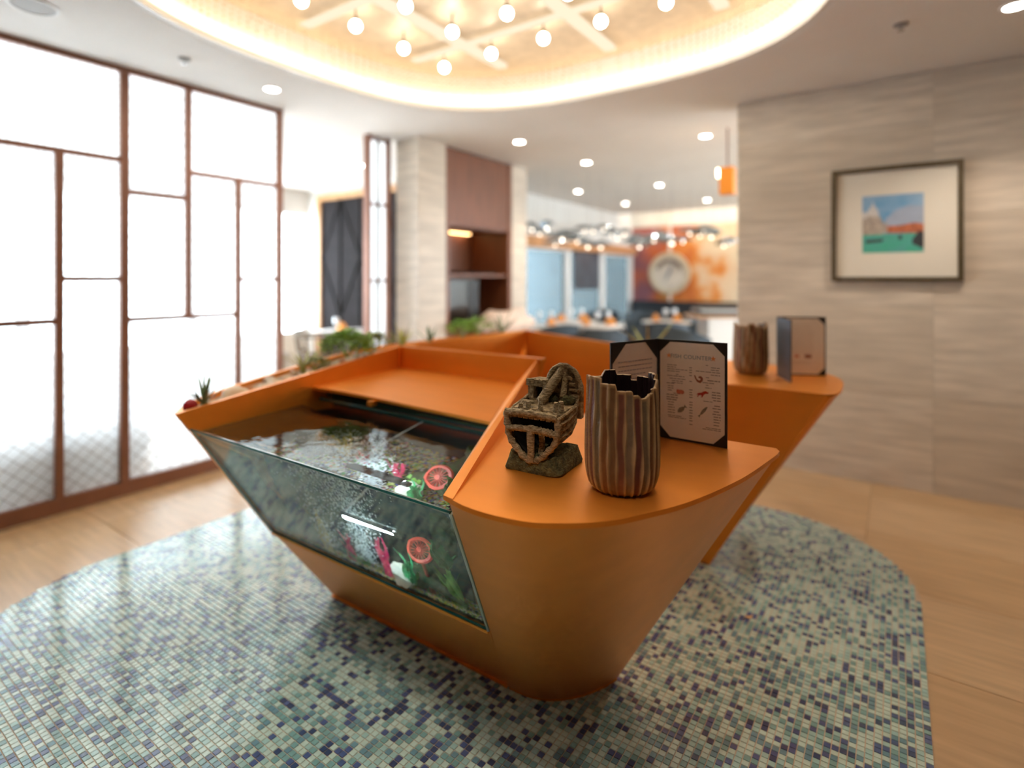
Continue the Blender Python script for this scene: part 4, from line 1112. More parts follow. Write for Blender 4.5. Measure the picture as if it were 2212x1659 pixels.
def bush(loc, r, n, m_, label, seed, flat_=.7):
    t = thing('leafy_plant', label, 'plant', loc); rg = random.Random(seed); b = MB()
    for i in range(n):
        a = rg.uniform(0, 2 * PI); e = rg.uniform(-.1, PI / 2); rr_ = r * rg.uniform(.55, 1)
        c = Vector((rr_ * math.cos(a) * math.cos(e), rr_ * math.sin(a) * math.cos(e), .01 + rr_ * flat_ * math.sin(e) + .01))
        d = Vector((math.cos(a + rg.uniform(-.8, .8)), math.sin(a + rg.uniform(-.8, .8)), rg.uniform(-.2, .8))).normalized(); s_ = rg.uniform(.010, .019)
        u = d.cross(Vector((0, 0, 1))).normalized(); nn = u.cross(d)
        b.add([c, c + d * s_ + u * s_ * .5 + nn * .002, c + d * s_ * 2, c + d * s_ - u * s_ * .5 + nn * .002, c + d * s_ - nn * .003], [(0, 1, 4), (1, 2, 4), (2, 3, 4), (3, 0, 4), (0, 3, 2, 1)])
    o = b.build('foliage', m_, t, None, True); o['kind'] = 'stuff'
    for i in range(5):
        a = i * 1.3; b = MB(); b.tube([(0, 0, -.02), (r * .4 * math.cos(a), r * .4 * math.sin(a), r * .35), (r * .7 * math.cos(a), r * .7 * math.sin(a), r * .55)], [.004, .003, .002], 5); b.build('stem', M['leafolive'], t, None, True)
    return t


spiky((-2.255, 1.095, .905), .115, 16, M['aloe'], 'grey-green aloe beside the red ball at the planter tip', 1)
bp = thing('red_ball', 'shiny red ball lying at the tip of the planter', 'ball', (-2.238, 1.035, .912))
M['redball'] = mat('red lacquer', (.45, .02, .03), .25, var=.15, scale=30)
b = MB(); b.sphere((0, 0, 0), .026, 16, 10); b.build('body', M['redball'], bp, 60, True)
b = MB(); b.tube([(0, 0, .018), (.002, 0, .030)], .002, 6); b.build('stalk', M['log'], bp, 60, True)
bush((-2.43, 1.93, 1.00), .15, 700, M['leafgreen'], 'broad fresh green leafy plant in the middle of the planter', 2)
bush((-2.50, 2.18, 1.0), .10, 300, M['leafolive'], 'low olive leafy plant behind the big green one', 3)
bush((-2.38, 1.70, .95), .06, 120, M['leafolive'], 'small olive tuft at the near side of the green plants', 13)
spiky((-2.46, 1.68, .95), .12, 12, M['aloe_y'], 'thin upright yellowish succulent before the leafy plants', 14, .005, .4)
spiky((-2.50, 2.40, .985), .15, 16, M['aloe_y'], 'yellow-green spiky succulent where the two trays meet', 4)
spiky((-2.52, 2.66, .985), .125, 16, M['aloe'], 'muted grey spiky succulent against the travertine column', 5)
bush((-2.50, 2.98, 1.01), .12, 260, M['leafgreen'], 'bright green clump in front of the walnut cabinet', 6)
bush((-2.52, 3.18, 1.015), .12, 220, M['leafgreen'], 'second green clump further along in front of the cabinet', 7)
spiky((-2.48, 3.42, .99), .19, 16, M['aloe'], 'tall grey-green spiky plant at the far end of the planter', 8, .006, .6)
rp_ = thing('planter_box', 'slim orange planter box fixed behind the rear tray wall', 'planter', (-1.45, 3.62, .80))
b = MB(); b.box((-1.75, 3.53, .80), (-1.15, 3.70, .815)); b.box((-1.75, 3.53, .815), (-1.15, 3.54, .90)); b.box((-1.75, 3.69, .815), (-1.15, 3.70, .90)); b.box((-1.75, 3.54, .815), (-1.74, 3.69, .90)); b.box((-1.16, 3.54, .815), (-1.15, 3.69, .90)); b.build('trough', M['copper'], rp_)
b = MB(); b.box((-1.74, 3.54, .815), (-1.16, 3.69, .885)); b.build('soil', M['soil'], rp_)
spiky((-1.39, 3.62, .90), .30, 9, M['aloe_y'], 'yellow-green long-bladed plant rising behind the open menu', 9, .010, .5)
# stones
M['rockc'] = mat('cream rock', (.70, .52, .36), .8, col2=(.78, .66, .52), scale=12, bump=.5, bscale=40)
M['rockw'] = mat('white pebble', (.74, .68, .60), .7, var=.15, scale=20)
M['rocko'] = mat('terracotta chip', (.58, .24, .10), .8, var=.2, scale=20)
def stone(loc, r, sq, m_, label, seed, group=None, name='rock'):
    b = MB(); b.rock((0, 0, 0), r, 0, sq, seed, 12, 8); o = b.build(name, m_, None, 60); o.location = loc; o.rotation_euler = (0, 0, seed * .7)
    return tag(o, label, 'rock', group)


stone((-2.32, 1.255, .902), .052, (1.0, 1.5, .75), M['rockc'], 'largest cream rock, next to the aloe in the planter', 1)
stone((-2.37, 1.42, .905), .03, (1, 1.3, .7), M['rockc'], 'cream rock lying just behind the largest one', 2)
stone((-2.33, 1.36, .902), .022, (1.2, 1.4, .6), M['rocko'], 'flat terracotta stone between the cream rocks', 3)
rg = random.Random(17)
for i in range(26):
    y = rg.uniform(1.33, 2.25); u = rg.uniform(.15, .9); xr = -2.20 - .13 * (y - .96) / 1.24; xo = -2.44 - .13 * min(1, max(0, (y - 1.2) / .8))
    stone((xr + (xo - xr) * u, y, zrim(y) - .012), rg.uniform(.012, .022), (1, 1.2, .75), rg.choice((M['rockw'], M['rockw'], M['rockc'], M['rocko'])), 'small pale pebble scattered in the planter', i + 5, 'pebbles in the planter', 'pebble')
for i in range(10):
    y = rg.uniform(2.3, 3.4); stone((-2.40 - rg.uniform(0, .12), y, zrim(y) - .012), rg.uniform(.012, .02), (1, 1.2, .75), M['rockw'], 'small pale pebble scattered in the planter', i + 40, 'pebbles in the planter', 'pebble')

# fallen leaf on the mosaic
b = MB(); b.loft([[(.016 * math.cos(a), .008 * math.sin(a), .004 * math.cos(2 * a) + z) for a in [2 * PI * k / 10 for k in range(10)]] for z in (.006, .0072)], 0); b.jitter(.002, 90, 1)
o = b.build('dry_leaf', mat('dry leaf', (.62, .36, .16), .8), None, 60); o.location = (-.50, 2.423, .0035); o.rotation_euler = (0, 0, .5); tag(o, 'tiny dry orange leaf fallen on the blue mosaic', 'leaf')

# ------------------------------------------------------------------ framed picture
pf = thing('framed_picture', 'framed canal photograph with wide cream mat on the travertine wall', 'picture', (0, 4.53, 1.39))
x0, x1, z0, z1 = -.377, .352, 1.388, 2.166; fw = .03; yb, yf = 4.529, 4.485
for nm, a, c in (('frame_side', (x0, z0), (x0 + fw, z1)), ('frame_side', (x1 - fw, z0), (x1, z1)), ('frame_side', (x0 + fw, z0), (x1 - fw, z0 + fw)), ('frame_side', (x0 + fw, z1 - fw), (x1 - fw, z1))):
    b = MB(); b.box((a[0], yf, a[1]), (c[0], yb, c[1])); b.build(nm, M['brownframe'], pf)
b = MB(); b.box((x0 + fw, 4.505, z0 + fw), (x1 - fw, 4.528, z1 - fw)); b.build('mat_board', M['matboard'], pf)
ax0, ax1, az0, az1 = -.192, .148, 1.582, 1.972; aw, ah = ax1 - ax0, az1 - az0
AM = [mat('print sky', (.10, .32, .58), .6, col2=(.30, .45, .62), scale=5, stretch=(1, 1, 2)), mat('print water', (.10, .36, .36), .6, col2=(.06, .42, .28), scale=9, stretch=(1, 1, 3)), mat('print pale stone', (.45, .38, .32), .6, var=.3, scale=40),
      mat('print red houses', (.50, .15, .07), .6, var=.4, scale=40), mat('print dark boats', (.04, .05, .06), .6), mat('print cloud', (.36, .42, .54), .6, var=.1, scale=10), mat('print white dome', (.62, .60, .58), .6, var=.1, scale=30)]
def apoly(b, pts, lay, mi): b.loft([[(ax0 + u * aw, 4.5048 - .0005 * lay, az0 + v * ah) for u, v in pts], [(ax0 + u * aw, 4.5044 - .0005 * lay, az0 + v * ah) for u, v in pts]], mi)
b = MB(); apoly(b, [(0, 0), (1, 0), (1, 1), (0, 1)], 0, 0); apoly(b, [(0, 0), (1, 0), (1, .32), (0, .32)], 1, 1)
apoly(b, [(.35, .45), (1, .45), (1, .78), (.75, .80), (.55, .72), (.4, .6)], 1, 5)
apoly(b, [(0, .32), (.34, .32), (.34, .55), (.28, .66), (.20, .74), (.12, .68), (.0, .62)], 2, 2)
apoly(b, [(.08, .66), (.28, .62), (.27, .72), (.21, .82), (.18, .90), (.15, .82), (.09, .74)], 3, 6); apoly(b, [(0, .60), (.09, .62), (.08, .70), (.03, .74), (0, .70)], 3, 6)
apoly(b, [(.34, .34), (1, .32), (1, .47), (.86, .50), (.6, .46), (.36, .46)], 2, 3); apoly(b, [(.30, .34), (.42, .34), (.42, .50), (.36, .52), (.30, .50)], 3, 2)
apoly(b, [(.06, .17), (.34, .19), (.36, .24), (.05, .23)], 3, 4); apoly(b, [(.82, .14), (1, .06), (1, .34), (.93, .36), (.82, .22)], 3, 4); apoly(b, [(.59, .22), (.66, .22), (.65, .30), (.61, .30)], 3, 4)
b.build('canal_print', AM, pf)
b = MB(); b.add([(x0 + fw, 4.497, z0 + fw), (x1 - fw, 4.497, z0 + fw), (x1 - fw, 4.497, z1 - fw), (x0 + fw, 4.497, z1 - fw)], [(0, 1, 2, 3)]); b.build('glazing', mixmat('picture glazing', thin_glass((.98, .98, .98), .25)), pf)

# ------------------------------------------------------------------ walnut cabinet
cb = thing('niche_cabinet', 'tall walnut niche cabinet between the travertine column and pier', 'cabinet', (-3.95, 4.77, 0))
y0, y1, xf, xb = 4.185, 5.345, -3.73, -4.28
for nm, a, c in (('side_panel', (xb, y0, 0), (xf, y0 + .05, CEIL - .01)), ('side_panel', (xb, y1 - .07, 0), (xf, y1, CEIL - .01)), ('back_panel', (xb, y0 + .05, 0), (xb + .02, y1 - .07, CEIL - .01)),
                 ('door', (xf - .03, y0 + .053, 1.97), (xf - .006, y1 - .073, CEIL - .02)), ('top_box', (xb + .02, y0 + .05, 1.95), (xf - .03, y1 - .07, 1.97)), ('shelf', (xb + .02, y0 + .05, 1.43), (xf - .03, y1 - .07, 1.46)),
                 ('worktop', (xb + .02, y0 + .05, .86), (xf, y1 - .07, .90)), ('door', (xf - .03, y0 + .053, .05), (xf - .006, (y0 + y1) / 2 - .003, .858)), ('door', (xf - .03, (y0 + y1) / 2 + .003, .05), (xf - .006, y1 - .073, .858))):
    b = MB(); b.box(a, c); b.build(nm, M['wood'], cb)
b = MB(); b.box((xb + .05, y0 + .10, 1.938), (xb + .08, y1 - .20, 1.949)); b.build('led_strip', mixmat('cabinet led', emission((1, .55, .22), 6)), cb)
ov = thing('black_oven', 'black glass built-in appliance under the shelf of the walnut cabinet', 'appliance', (-4.0, 4.52, .90))
b = MB(); b.box((xb + .03, 4.245, .901), (-3.80, 4.80, 1.40)); b.build('body', M['appl'], ov)
b = MB(); b.box((-3.80, 4.26, 1.02), (-3.792, 4.60, 1.38)); b.build('door', M['appl'], ov)
b = MB(); b.box((-3.80, 4.62, .92), (-3.794, 4.79, 1.38)); b.build('control_panel', M['bench'], ov)
tr = thing('dark_tray', 'flat dark tray lying on the shelf of the walnut cabinet', 'tray', (-3.95, 4.85, 1.46))
b = MB(); b.loft([[(-4.1, 4.5, 1.4605), (-3.8, 4.5, 1.4605), (-3.8, 5.1, 1.4605), (-4.1, 5.1, 1.4605)], [(-4.12, 4.48, 1.485), (-3.78, 4.48, 1.485), (-3.78, 5.12, 1.485), (-4.12, 5.12, 1.485)]], 0); b.build('dish', M['bench'], tr)
b = MB(); b.tube([(-4.0, 4.48, 1.48), (-3.95, 4.45, 1.495), (-3.9, 4.48, 1.48)], .006, 6); b.build('handle', M['bench'], tr)
# crumpled linen heap in front
ln = thing('linen_heap', 'heap of cream linen on a trolley before the walnut cabinet', 'linen', (-3.45, 4.85, .0))
b = MB(); b.rock((-3.45, 4.85, .93), .14, 0, (1.3, 3.4, 1.0), 3, 24, 12); b.jitter(.05, 7, 2); b.jitter(.012, 30, 2); b.build('cloth', mat('cream linen', (.72, .56, .46), .9, var=.12, scale=12), ln, 60)
b = MB(); b.box((-3.62, 4.45, .80), (-3.28, 5.25, .83)); b.build('trolley_top', M['wood_l'], ln)
for yy in (4.48, 5.22):
    for xx in (-3.60, -3.30):
        b = MB(); b.tube([(xx, yy, .0), (xx, yy, .80)], .015, 8); b.build('leg', M['chrome'], ln)

# ------------------------------------------------------------------ dining room: windows, mural, clock
DX, DY = -4.79, 11.5
wall('wall_dining_sill', (DX - .1, 5.66, 0), (DX, 11.6, .45), M['plaster'], 'low wall under the blue dining room windows')
dh = wall('wall_dining_head', (DX - .1, 5.66, 1.94), (DX, 11.6, 3.0), M['plaster'], 'wall above the blue dining room windows')
ys = [5.66, 7.0, 8.55, 9.95, 11.35]
for k in range(4):
    a, c = ys[k], ys[k + 1]; pw = .13
    b = MB(); b.box((DX - .08, a, .45), (DX + .02, a + pw, 1.94)); b.box((DX - .08, c - .04, .45), (DX + .02, c, 1.94)); b.box((DX - .07, a + pw, .45), (DX, c - .04, .50)); b.box((DX - .07, a + pw, 1.89), (DX, c - .04, 1.94))
    wn = struct(b.build('window_%d' % (k + 6), M['metalwhite']), 'white-framed blue window along the dining room')
    b = MB(); b.box((DX - .05, a + pw, .50), (DX - .04, c - .04, 1.89)); b.build('pane', M['bluewin'], wn)
b = MB(); b.box((DX - .08, 11.35, .45), (DX + .02, 11.5, 1.94)); struct(b.build('trim_1', M['metalwhite']), 'white corner post beside the orange mural')
val = thing('copper_valance', 'copper coloured valance running above the blue windows', 'valance', (DX, 8.6, 1.94))
b = MB(); b.box((DX + .001, 5.7, 1.94), (DX + .12, 11.48, 2.10)); b.build('fascia', mat('pale copper', (.62, .33, .16), .4, .3, var=.1, scale=4), val)
b = MB(); b.box((DX + .001, 5.7, 1.925), (DX + .10, 11.48, 1.939)); b.build('underside', M['wood_l'], val)
sc_ = thing('window_screen', 'dark screen panel hanging in front of the middle blue window', 'screen', (DX + .05, 9.25, 1.2))
b = MB(); b.box((DX + .03, 8.75, 1.22), (DX + .06, 9.75, 1.90)); b.build('panel', mat('dark slate screen', (.06, .075, .10), .4, var=.3, scale=4), sc_)
b = MB(); b.box((DX + .028, 8.73, 1.90), (DX + .062, 9.77, 1.925)); b.build('top_bar', M['bench'], sc_)


def mural_mat(nt, N, L, out):
    p = N.new('ShaderNodeBsdfPrincipled'); p.inputs['Roughness'].default_value = .8
    tc = N.new('ShaderNodeTexCoord'); sx = N.new('ShaderNodeSeparateXYZ'); L.new(tc.outputs['Object'], sx.inputs[0])
    nz = N.new('ShaderNodeTexNoise'); nz.inputs['Scale'].default_value = 2.2; nz.inputs['Detail'].default_value = 5; L.new(tc.outputs['Object'], nz.inputs['Vector'])
    m1 = N.new('ShaderNodeMath'); m1.operation = 'MULTIPLY_ADD'; m1.inputs[1].default_value = 1.1; L.new(nz.outputs['Fac'], m1.inputs[0])
    mr = N.new('ShaderNodeMapRange'); mr.inputs[1].default_value = -4.8; mr.inputs[2].default_value = -2.0; mr.inputs[3].default_value = -.5; mr.inputs[4].default_value = .55
    L.new(sx.outputs[0], mr.inputs[0]); L.new(mr.outputs[0], m1.inputs[2])
    r = N.new('ShaderNodeValToRGB'); e = r.color_ramp.elements
    e[0].position = 0; e[0].color = (.26, .10, .12, 1); e[1].position = 1; e[1].color = (.74, .60, .42, 1)
    for pos, c in ((.18, (.42, .12, .09, 1)), (.36, (.56, .13, .03, 1)), (.58, (.72, .26, .05, 1)), (.72, (.74, .52, .33, 1))):
        q = e.new(pos); q.color = c
    L.new(m1.outputs[0], r.inputs['Fac']); L.new(r.outputs['Color'], p.inputs['Base Color']); L.new(p.outputs[0], out.inputs[0])


wd = wall('wall_far', (-7.6, DY + .02, 0), (3.2, DY + .12, 3.0), M['plaster'], 'far end wall of the dining room')
mu = thing('wall_mural', 'abstract orange and cream mural covering the far dining wall', 'mural', (-3.0, DY, .6))
b = MB(); b.box((DX, DY, .3), (.5, DY + .019, 2.54)); b.build('canvas', mixmat('orange abstract mural', mural_mat), mu)
b = MB(); b.box((DX, DY - .02, 2.54), (.5, DY + .019, 2.57)); b.build('top_batten', M['plaster'], mu)
ck = thing('compass_clock', 'big round cream compass clock on a pole before the mural', 'clock', (-3.91, DY - .1, 1.54))
b = MB(); b.xf = Matrix.Translation((-3.91, DY - .12, 1.535)) @ Matrix.Rotation(R(90), 4, 'X'); b.lathe([(.36, -.03), (.43, -.03), (.445, 0), (.43, .03), (.36, .03), (.36, -.03)], 40, cap0=False, cap1=False); b.build('rim', mat('pale gold rim', (.62, .50, .34), .4, .3), ck, 40)
b = MB(); b.xf = Matrix.Translation((-3.91, DY - .12, 1.535)) @ Matrix.Rotation(R(90), 4, 'X'); b.lathe([(.36, -.01), (.36, .01)], 40); b.build('face', mat('cream dial', (.66, .58, .48), .7, col2=(.52, .44, .36), scale=6), ck)
b = MB(); b.xf = Matrix.Translation((-3.91, DY - .145, 1.535)) @ Matrix.Rotation(R(25), 4, 'Y')
b.loft([[(-.03, 0, 0), (0, 0, .28), (.03, 0, 0), (0, 0, -.22)], [(-.03, -.01, 0), (0, -.01, .28), (.03, -.01, 0), (0, -.01, -.22)]], 0); b.build('needle', mat('blue grey needle', (.22, .23, .27), .5), ck)
b = MB(); b.xf = Matrix.Translation((-3.91, DY - .14, 1.535)) @ Matrix.Rotation(R(90), 4, 'X')
b.loft([[(r_ * math.cos(R(a)), r_ * math.sin(R(a)), z) for r_, a in [(.22, k) for k in range(20, 161, 10)] + [(.30, k) for k in range(160, 19, -10)]] for z in (0, .008)], 0); b.build('dial_arc', mat('brown dial arc', (.20, .14, .10), .6), ck)
b = MB(); b.tube([(-3.91, DY - .09, .40), (-3.91, DY - .09, 3.0)], .03, 10); b.build('pole', mat('pale pole', (.70, .60, .50), .5), ck)
bn = thing('banquette', 'long black banquette bench along the mural wall', 'bench', (-3.5, DY - .4, 0))
b = MB(); b.box((-5.0 + .3, DY - .25, .10), (-1.2, DY - .13, .95)); b.build('backrest', M['bench'], bn)
b = MB(); b.box((-4.7, DY - .75, .12), (-1.2, DY - .25, .46)); b.build('seat', M['bench'], bn)
b = MB(); b.box((-4.65, DY - .70, .0), (-1.25, DY - .3, .12)); b.build('plinth', M['wood'], bn)
# cove strips of the dining room and the side room
cv = thing('cove_light', 'warm cove light strip above the blue windows and mural', 'cove light', (-4.4, 9, CEIL + .07))
b = MB(); b.box((-4.42, 5.75, CEIL + .061), (-4.39, 10.8, CEIL + .09)); b.build('led_strip', M['led_d'], cv)
b = MB(); b.box((-4.39, 10.78, CEIL + .061), (-.5, 10.81, CEIL + .09)); b.build('led_strip', M['led_d'], cv)

# pendants: silvered glass leaves
pg_ = thing('glass_pendant', 'silvery leaf-shaped glass pendant of the hanging dining cluster', 'pendant', (0, 0, 0), 0, 'silvery glass pendants over the dining tables')
b = MB(); loops = []
for k in range(9):
    u = k / 8; ww = .075 * math.sin(PI * (.04 + .92 * u)) ** .8 + .003; x = -.20 + .40 * u
    loops.append([(x, ww * math.cos(a), .5 * ww * math.sin(a) + .03 * math.sin(PI * u)) for a in [2 * PI * j / 8 for j in range(8)]])
b.loft(loops, 0); b.build('glass_leaf', M['silverglass'], pg_, 60, True)
b = MB(); b.tube([(0, 0, .05), (0, 0, .96)], .002, 4); b.build('wire', M['chrome'], pg_, None, True)
pbm = mixmat('pendant bulb', emission((1, .86, .68), 2.5)); pbm.cycles.emission_sampling = 'NONE'
b = MB(); b.sphere((.0, 0, -.035), .018, 8, 6); b.build('bulb', pbm, pg_, 60, True)
rg = random.Random(31); plocs = []
for i in range(34):
    for tries in range(200):
        px = 1150 + (i + .5) / 34 * 425 + rg.uniform(-8, 8); py = rg.uniform(487, 530) + (4 if px > 1400 else 0); d = rg.uniform(6.9, 9.9)
        v = ray(px, py) * d; loc = (v.x, v.y, EYE + v.z); rz = rg.uniform(0, 2 * PI)
        if loc[0] < DX + .47: continue
        if all(math.hypot(loc[0] - q[0], loc[1] - q[1]) > .46 for q in plocs): break
    plocs.append(loc)
    if i == 0: pg_.location = loc; pg_.rotation_euler = (0, rg.uniform(-.4, .4), rz)
    else: dup(pg_, loc, rz)
lt = thing('pendant_lantern', 'copper box lantern hanging near the end of the travertine wall', 'lantern', (-1.25, 5.2, 2.15))
b = MB(); b.box((-1.31, 5.14, 2.17), (-1.19, 5.26, 2.41)); b.build('box', M['copper'], lt)
b = MB(); b.tube([(-1.25, 5.2, 2.41), (-1.25, 5.2, CEIL)], .008, 6); b.build('rod', M['bronze'], lt)
b = MB(); b.box((-1.33, 5.145, 2.33), (-1.312, 5.235, 2.40)); b.build('lens', mixmat('lantern lens', emission((1, .72, .4), 12)), lt)


# dining furniture
def make_chair():
    t = thing('tub_chair', 'blue-grey upholstered tub chair in the dining room', 'chair', (0, 0, 0), 0, 'tub chairs of the dining room')
    b = MB(); b.loft([[(r_ * math.cos(a), r_ * math.sin(a) * .95, z) for a in [2 * PI * k / 20 for k in range(20)]] for z, r_ in ((.36, .23), (.38, .26), (.44, .27), (.47, .25))], 0); b.build('seat', M['chair'], t, 50, True)
    b = MB(); loops = []
    for k in range(19):
        a = R(-110 + 220 * k / 18) + PI / 2 + PI; h_ = .60 + .25 * math.cos(R(-110 + 220 * k / 18) * .6)
        c, s_ = math.cos(a), math.sin(a)
        loops.append([(.27 * c, .27 * s_, .38), (.31 * c, .31 * s_, .38), (.335 * c, .335 * s_, h_), (.285 * c, .285 * s_, h_)])
    b.loft(loops, 0); b.build('backrest', M['chair'], t, 50, True)
    for sx in (-1, 1):
        for sy in (-1, 1):
            b = MB(); b.tube([(sx * .14, sy * .14, .37), (sx * .20, sy * .20, 0)], [.018, .011], 8); b.build('leg', M['wood_l'], t, 60, True)
    return t


chair = make_chair()


def at(px, py, z):
    r_ = ray(px, py); k = (z - EYE) / r_.z; return (r_.x * k, r_.y * k)


spots = [(1195, 696, 7.0, 25, 'dark tub chair at the left edge of the dining view beside the pier'), (1290, 709, 6.3, 5, 'tub chair with its back to the counter, nearest the white table'),
         (1432, 694, 7.4, -10, 'tub chair behind the open menu, back turned to the counter'), (1478, 690, 6.6, -60, 'tub chair right of the one behind the open menu'), (1528, 684, 9.0, 200, 'blue-grey tub chair in front of the sideboard'),
         (1390, 676, 9.4, 180, 'tub chair facing the viewer across the right dining table'), (1300, 672, 10.0, 160, 'tub chair close to the black banquette end')]
for i, (px, py, d, rz, lab) in enumerate(spots):
    v = ray(px, py) * d; loc = (v.x, v.y, 0)
    if i == 0:
        chair.location = loc; chair.rotation_euler = (0, 0, R(rz) + TH); chair['label'] = lab
    else:
        dup(chair, loc, R(rz) + TH, lab, 'tub chairs of the dining room')


def make_table(loc, label):
    t = thing('dining_table', label, 'table', loc, TH, 'white dining tables')
    b = MB(); b.lathe([(.36, .72), (.38, .725), (.38, .745), (.37, .75)], 32); b.build('table_top', M['tabletop'], t, 40, True)
    b = MB(); b.lathe([(.04, .03), (.035, .10), (.035, .68), (.08, .72)], 16); b.build('pedestal', M['bench'], t, 40, True)
    b = MB(); b.lathe([(.24, 0), (.24, .015), (.04, .03)], 28); b.build('base_plate', M['bench'], t, 40, True)
    return t


nap = None; gls = None


def napkin(loc, label):
    t = thing('table_napkin', label, 'napkin', loc, random.random() * 3, 'orange napkins on the tables')
    b = MB(); b.loft([[(.075 * (1 + .12 * math.cos(5 * a)) * math.cos(a), .055 * (1 + .12 * math.cos(5 * a)) * math.sin(a), 0) for a in [2 * PI * k / 20 for k in range(20)]], [(.06 * (1 + .25 * math.cos(5 * a)) * math.cos(a), .04 * (1 + .25 * math.cos(5 * a)) * math.sin(a), .07) for a in [2 * PI * k / 20 for k in range(20)]],
                      [(.02 * math.cos(a), .012 * math.sin(a), .115) for a in [2 * PI * k / 20 for k in range(20)]]], 0); b.build('fan_fold', M['napkin'], t, 50, True)
    b = MB(); b.lathe([(.10, .0), (.105, .004), (.06, .002)], 20); b.build('side_plate', M['tabletop'], t, 40, True)
    return t


def wineglass(loc, label):
    t = thing('wine_glass', label, 'glass', loc, 0, 'wine glasses on the tables')
    b = MB(); b.lathe([(.005, .085), (.03, .10), (.038, .13), (.034, .18), (.031, .185), (.035, .13), (.026, .103), (.003, .09)], 16); b.build('bowl', M['glassware'], t, 60, True)
    b = MB(); b.lathe([(.032, 0), (.032, .002), (.005, .006), (.0035, .085)], 14); b.build('stem', M['glassware'], t, 60, True)
    return t


tabs = [(1235, 8.6, 'far white table beside the blue windows'), (1292, 7.9, 'white table behind the nearest tub chair'), (1440, 8.6, 'white table behind the open menu'), (1165, 7.9, 'white table half hidden by the travertine pier')]
for px, d, lab in tabs:
    v = ray(px, 604) * d; make_table((v.x, v.y, 0), lab)
    for sx in (-1, 1):
        nx_, ny_ = v.x + sx * .17 * CT, v.y + sx * .17 * ST
        napkin((nx_, ny_, .7505), 'fan-folded orange napkin standing on a white dining table')
        wineglass((nx_ - .10 * sx, ny_ + .16, .7505), 'clear wine glass standing on a white dining table')
sb = thing('sideboard', 'pale service sideboard with tan top at the edge of the stone wall', 'sideboard', (-1.75, 8.0, 0))
v = ray(1552, 604) * 8.0; sb.location = (v.x, v.y, 0); sb.rotation_euler = (0, 0, TH); ROOT[sb.name] = (0, 0, 0)
b = MB(); b.box((-.22, -.22, .0), (.50, .25, .86)); b.build('body', M['tabletop'], sb, None, True)
b = MB(); b.box((-.42, -.26, .86), (.55, .28, .89)); b.build('top', M['wood_l'], sb, None, True)
tb = thing('serving_tray', 'stacked black serving tray on the pale sideboard', 'tray', (v.x, v.y, .8905), TH)
for k in range(3):
    b = MB(); z = k * .045; b.loft([[(-.30, -.2, z), (.36, -.2, z), (.36, .2, z), (-.30, .2, z)], [(-.33, -.22, z + .04), (.39, -.22, z + .04), (.39, .22, z + .04), (-.33, .22, z + .04)]], 0); b.build('tray', M['bench'] if k != 1 else M['tabletop'], tb, None, True)

# ------------------------------------------------------------------ side room: carved panel, table, wicker chair, sofa
pn = thing('carved_panel', 'charcoal carved geometric panel in an oak frame', 'wall panel', (-6.45, 5.15, 0))
px0, px1, pz1 = -7.10, -5.35, 2.58
for a, c in (((px0 - .09, 5.13, 0), (px0, 5.198, pz1 + .09)), ((px1, 5.13, 0), (px1 + .09, 5.198, pz1 + .09)), ((px0, 5.13, pz1), (px1, 5.198, pz1 + .09))):
    b = MB(); b.box(a, c); b.build('frame_side', M['wood_l'], pn)
b = MB(); b.box((px0, 5.17, 0), (px1, 5.198, pz1)); b.build('backing', M['darkpanel'], pn)
M['darkrib'] = mat('charcoal rib', (.010, .009, .009), .8, spec=.15)
for k in range(5):
    x = px0 + (px1 - px0) * k / 4
    if 0 < k < 4: b = MB(); b.tube([(x, 5.165, .0), (x, 5.165, pz1)], .016, 6); b.build('rib', M['darkrib'], pn)
    for j in range(3):
        if k < 4:
            xa, xb_ = x, px0 + (px1 - px0) * (k + 1) / 4; za, zb_ = j * .86, (j + 1) * .86
            if (k + j) % 2: xa, xb_ = xb_, xa
            b = MB(); b.tube([(xa, 5.165, za), (xb_, 5.165, zb_)], .014, 6); b.build('rib', M['darkrib'], pn)
v = ray(748, 604) * 7.0
st = make_table((v.x, v.y, 0), 'white table in the side room doorway before the carved panel')
napkin((v.x + .02, v.y - .08, .7505), 'orange napkin standing on the side room table'); wineglass((v.x + .12, v.y - .24, .7505), 'wine glass standing on the side room table')
wcx, wcy = ray(700, 604).x * 6.0, ray(700, 604).y * 6.0
wk = thing('wicker_chair', 'round-backed grey wicker chair in the side room doorway', 'chair', (wcx, wcy, 0), TH)
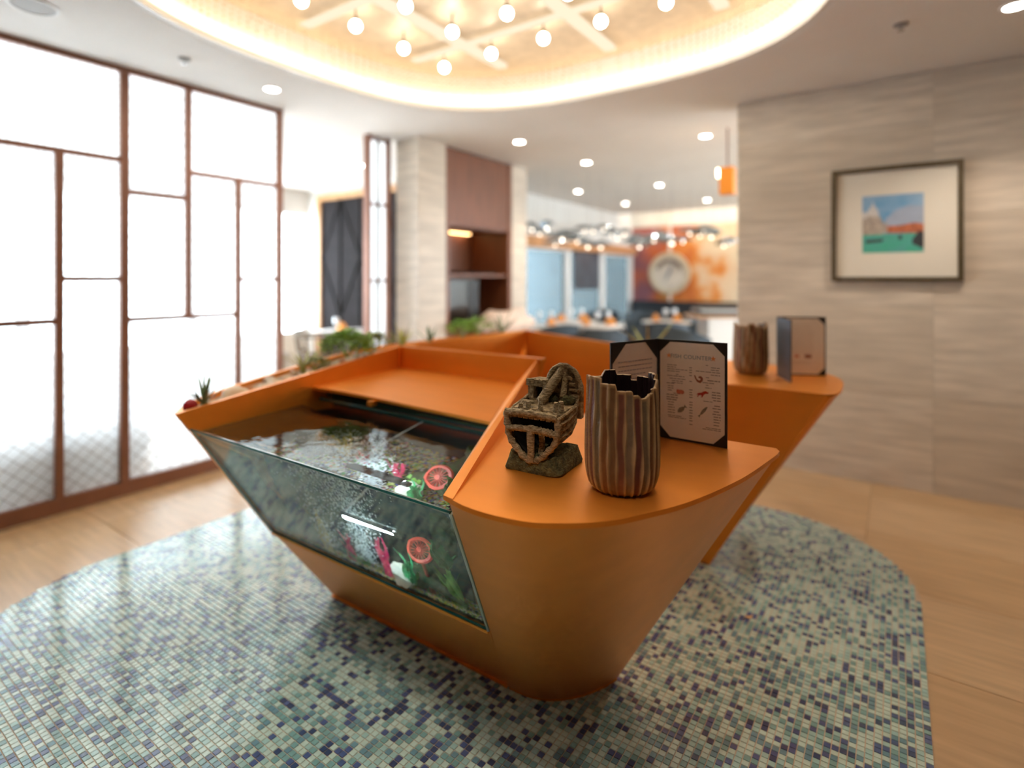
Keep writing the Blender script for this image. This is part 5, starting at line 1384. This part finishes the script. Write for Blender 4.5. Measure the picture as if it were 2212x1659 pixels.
b = MB(); b.lathe([(.22, .40), (.25, .41), (.25, .45), (.22, .46)], 20); b.build('seat', M['wicker'], wk, 40, True)
for k in range(13):
    a = R(-120 + 240 * k / 12) - PI / 2; b = MB(); b.tube([(.24 * math.cos(a), .24 * math.sin(a), .45), (.30 * math.cos(a), .30 * math.sin(a), .80)], .010, 6); b.build('spindle', M['wicker'], wk, 50, True)
for z in (.62, .80, .84):
    b = MB(); b.tube([((.27 + (z - .6) * .15) * math.cos(R(-120 + 240 * k / 16) - PI / 2), (.27 + (z - .6) * .15) * math.sin(R(-120 + 240 * k / 16) - PI / 2), z) for k in range(17)], .016, 7); b.build('back_rail', M['wicker'], wk, 50, True)
for sx in (-1, 1):
    for sy in (-1, 1):
        b = MB(); b.tube([(sx * .15, sy * .15, .41), (sx * .2, sy * .2, 0)], .014, 7); b.build('leg', M['wicker'], wk, 50, True)
bx = thing('low_bench', 'low white upholstered bench seen through the doorway', 'bench', (-6.2, 3.35, 0))
b = MB(); b.box((-6.8, 3.05, .08), (-5.55, 3.6, .60)); b.build('body', mat('white upholstery', (.62, .62, .60), .9, var=.05, scale=20), bx)
b = MB(); b.box((-6.75, 3.10, 0), (-5.6, 3.55, .08)); b.build('plinth', M['grey'], bx)
so = thing('lounge_sofa', 'dark curved lounge sofa blurred behind the frosted glass', 'sofa', (-4.9, 1.2, 0))
b = MB(); loops = []
for k in range(13):
    a = R(-75 + 150 * k / 12); c, s_ = math.cos(a), math.sin(a); cx_, cy_ = -5.25, 1.1; h_ = .55
    loops.append([(cx_ + .62 * c, cy_ + .75 * s_, .05), (cx_ + .78 * c, cy_ + .95 * s_, .05), (cx_ + .80 * c, cy_ + .97 * s_, h_), (cx_ + .66 * c, cy_ + .80 * s_, h_)])
b.loft(loops, 0); b.build('backrest', M['chair_d'], so, 50)
b = MB(); b.loft([[(-5.25 + .60 * math.cos(a), 1.1 + .72 * math.sin(a), z) for a in [2 * PI * k / 24 for k in range(24)]] for z in (.05, .38, .42)], 0); b.build('seat', M['chair_d'], so, 40)
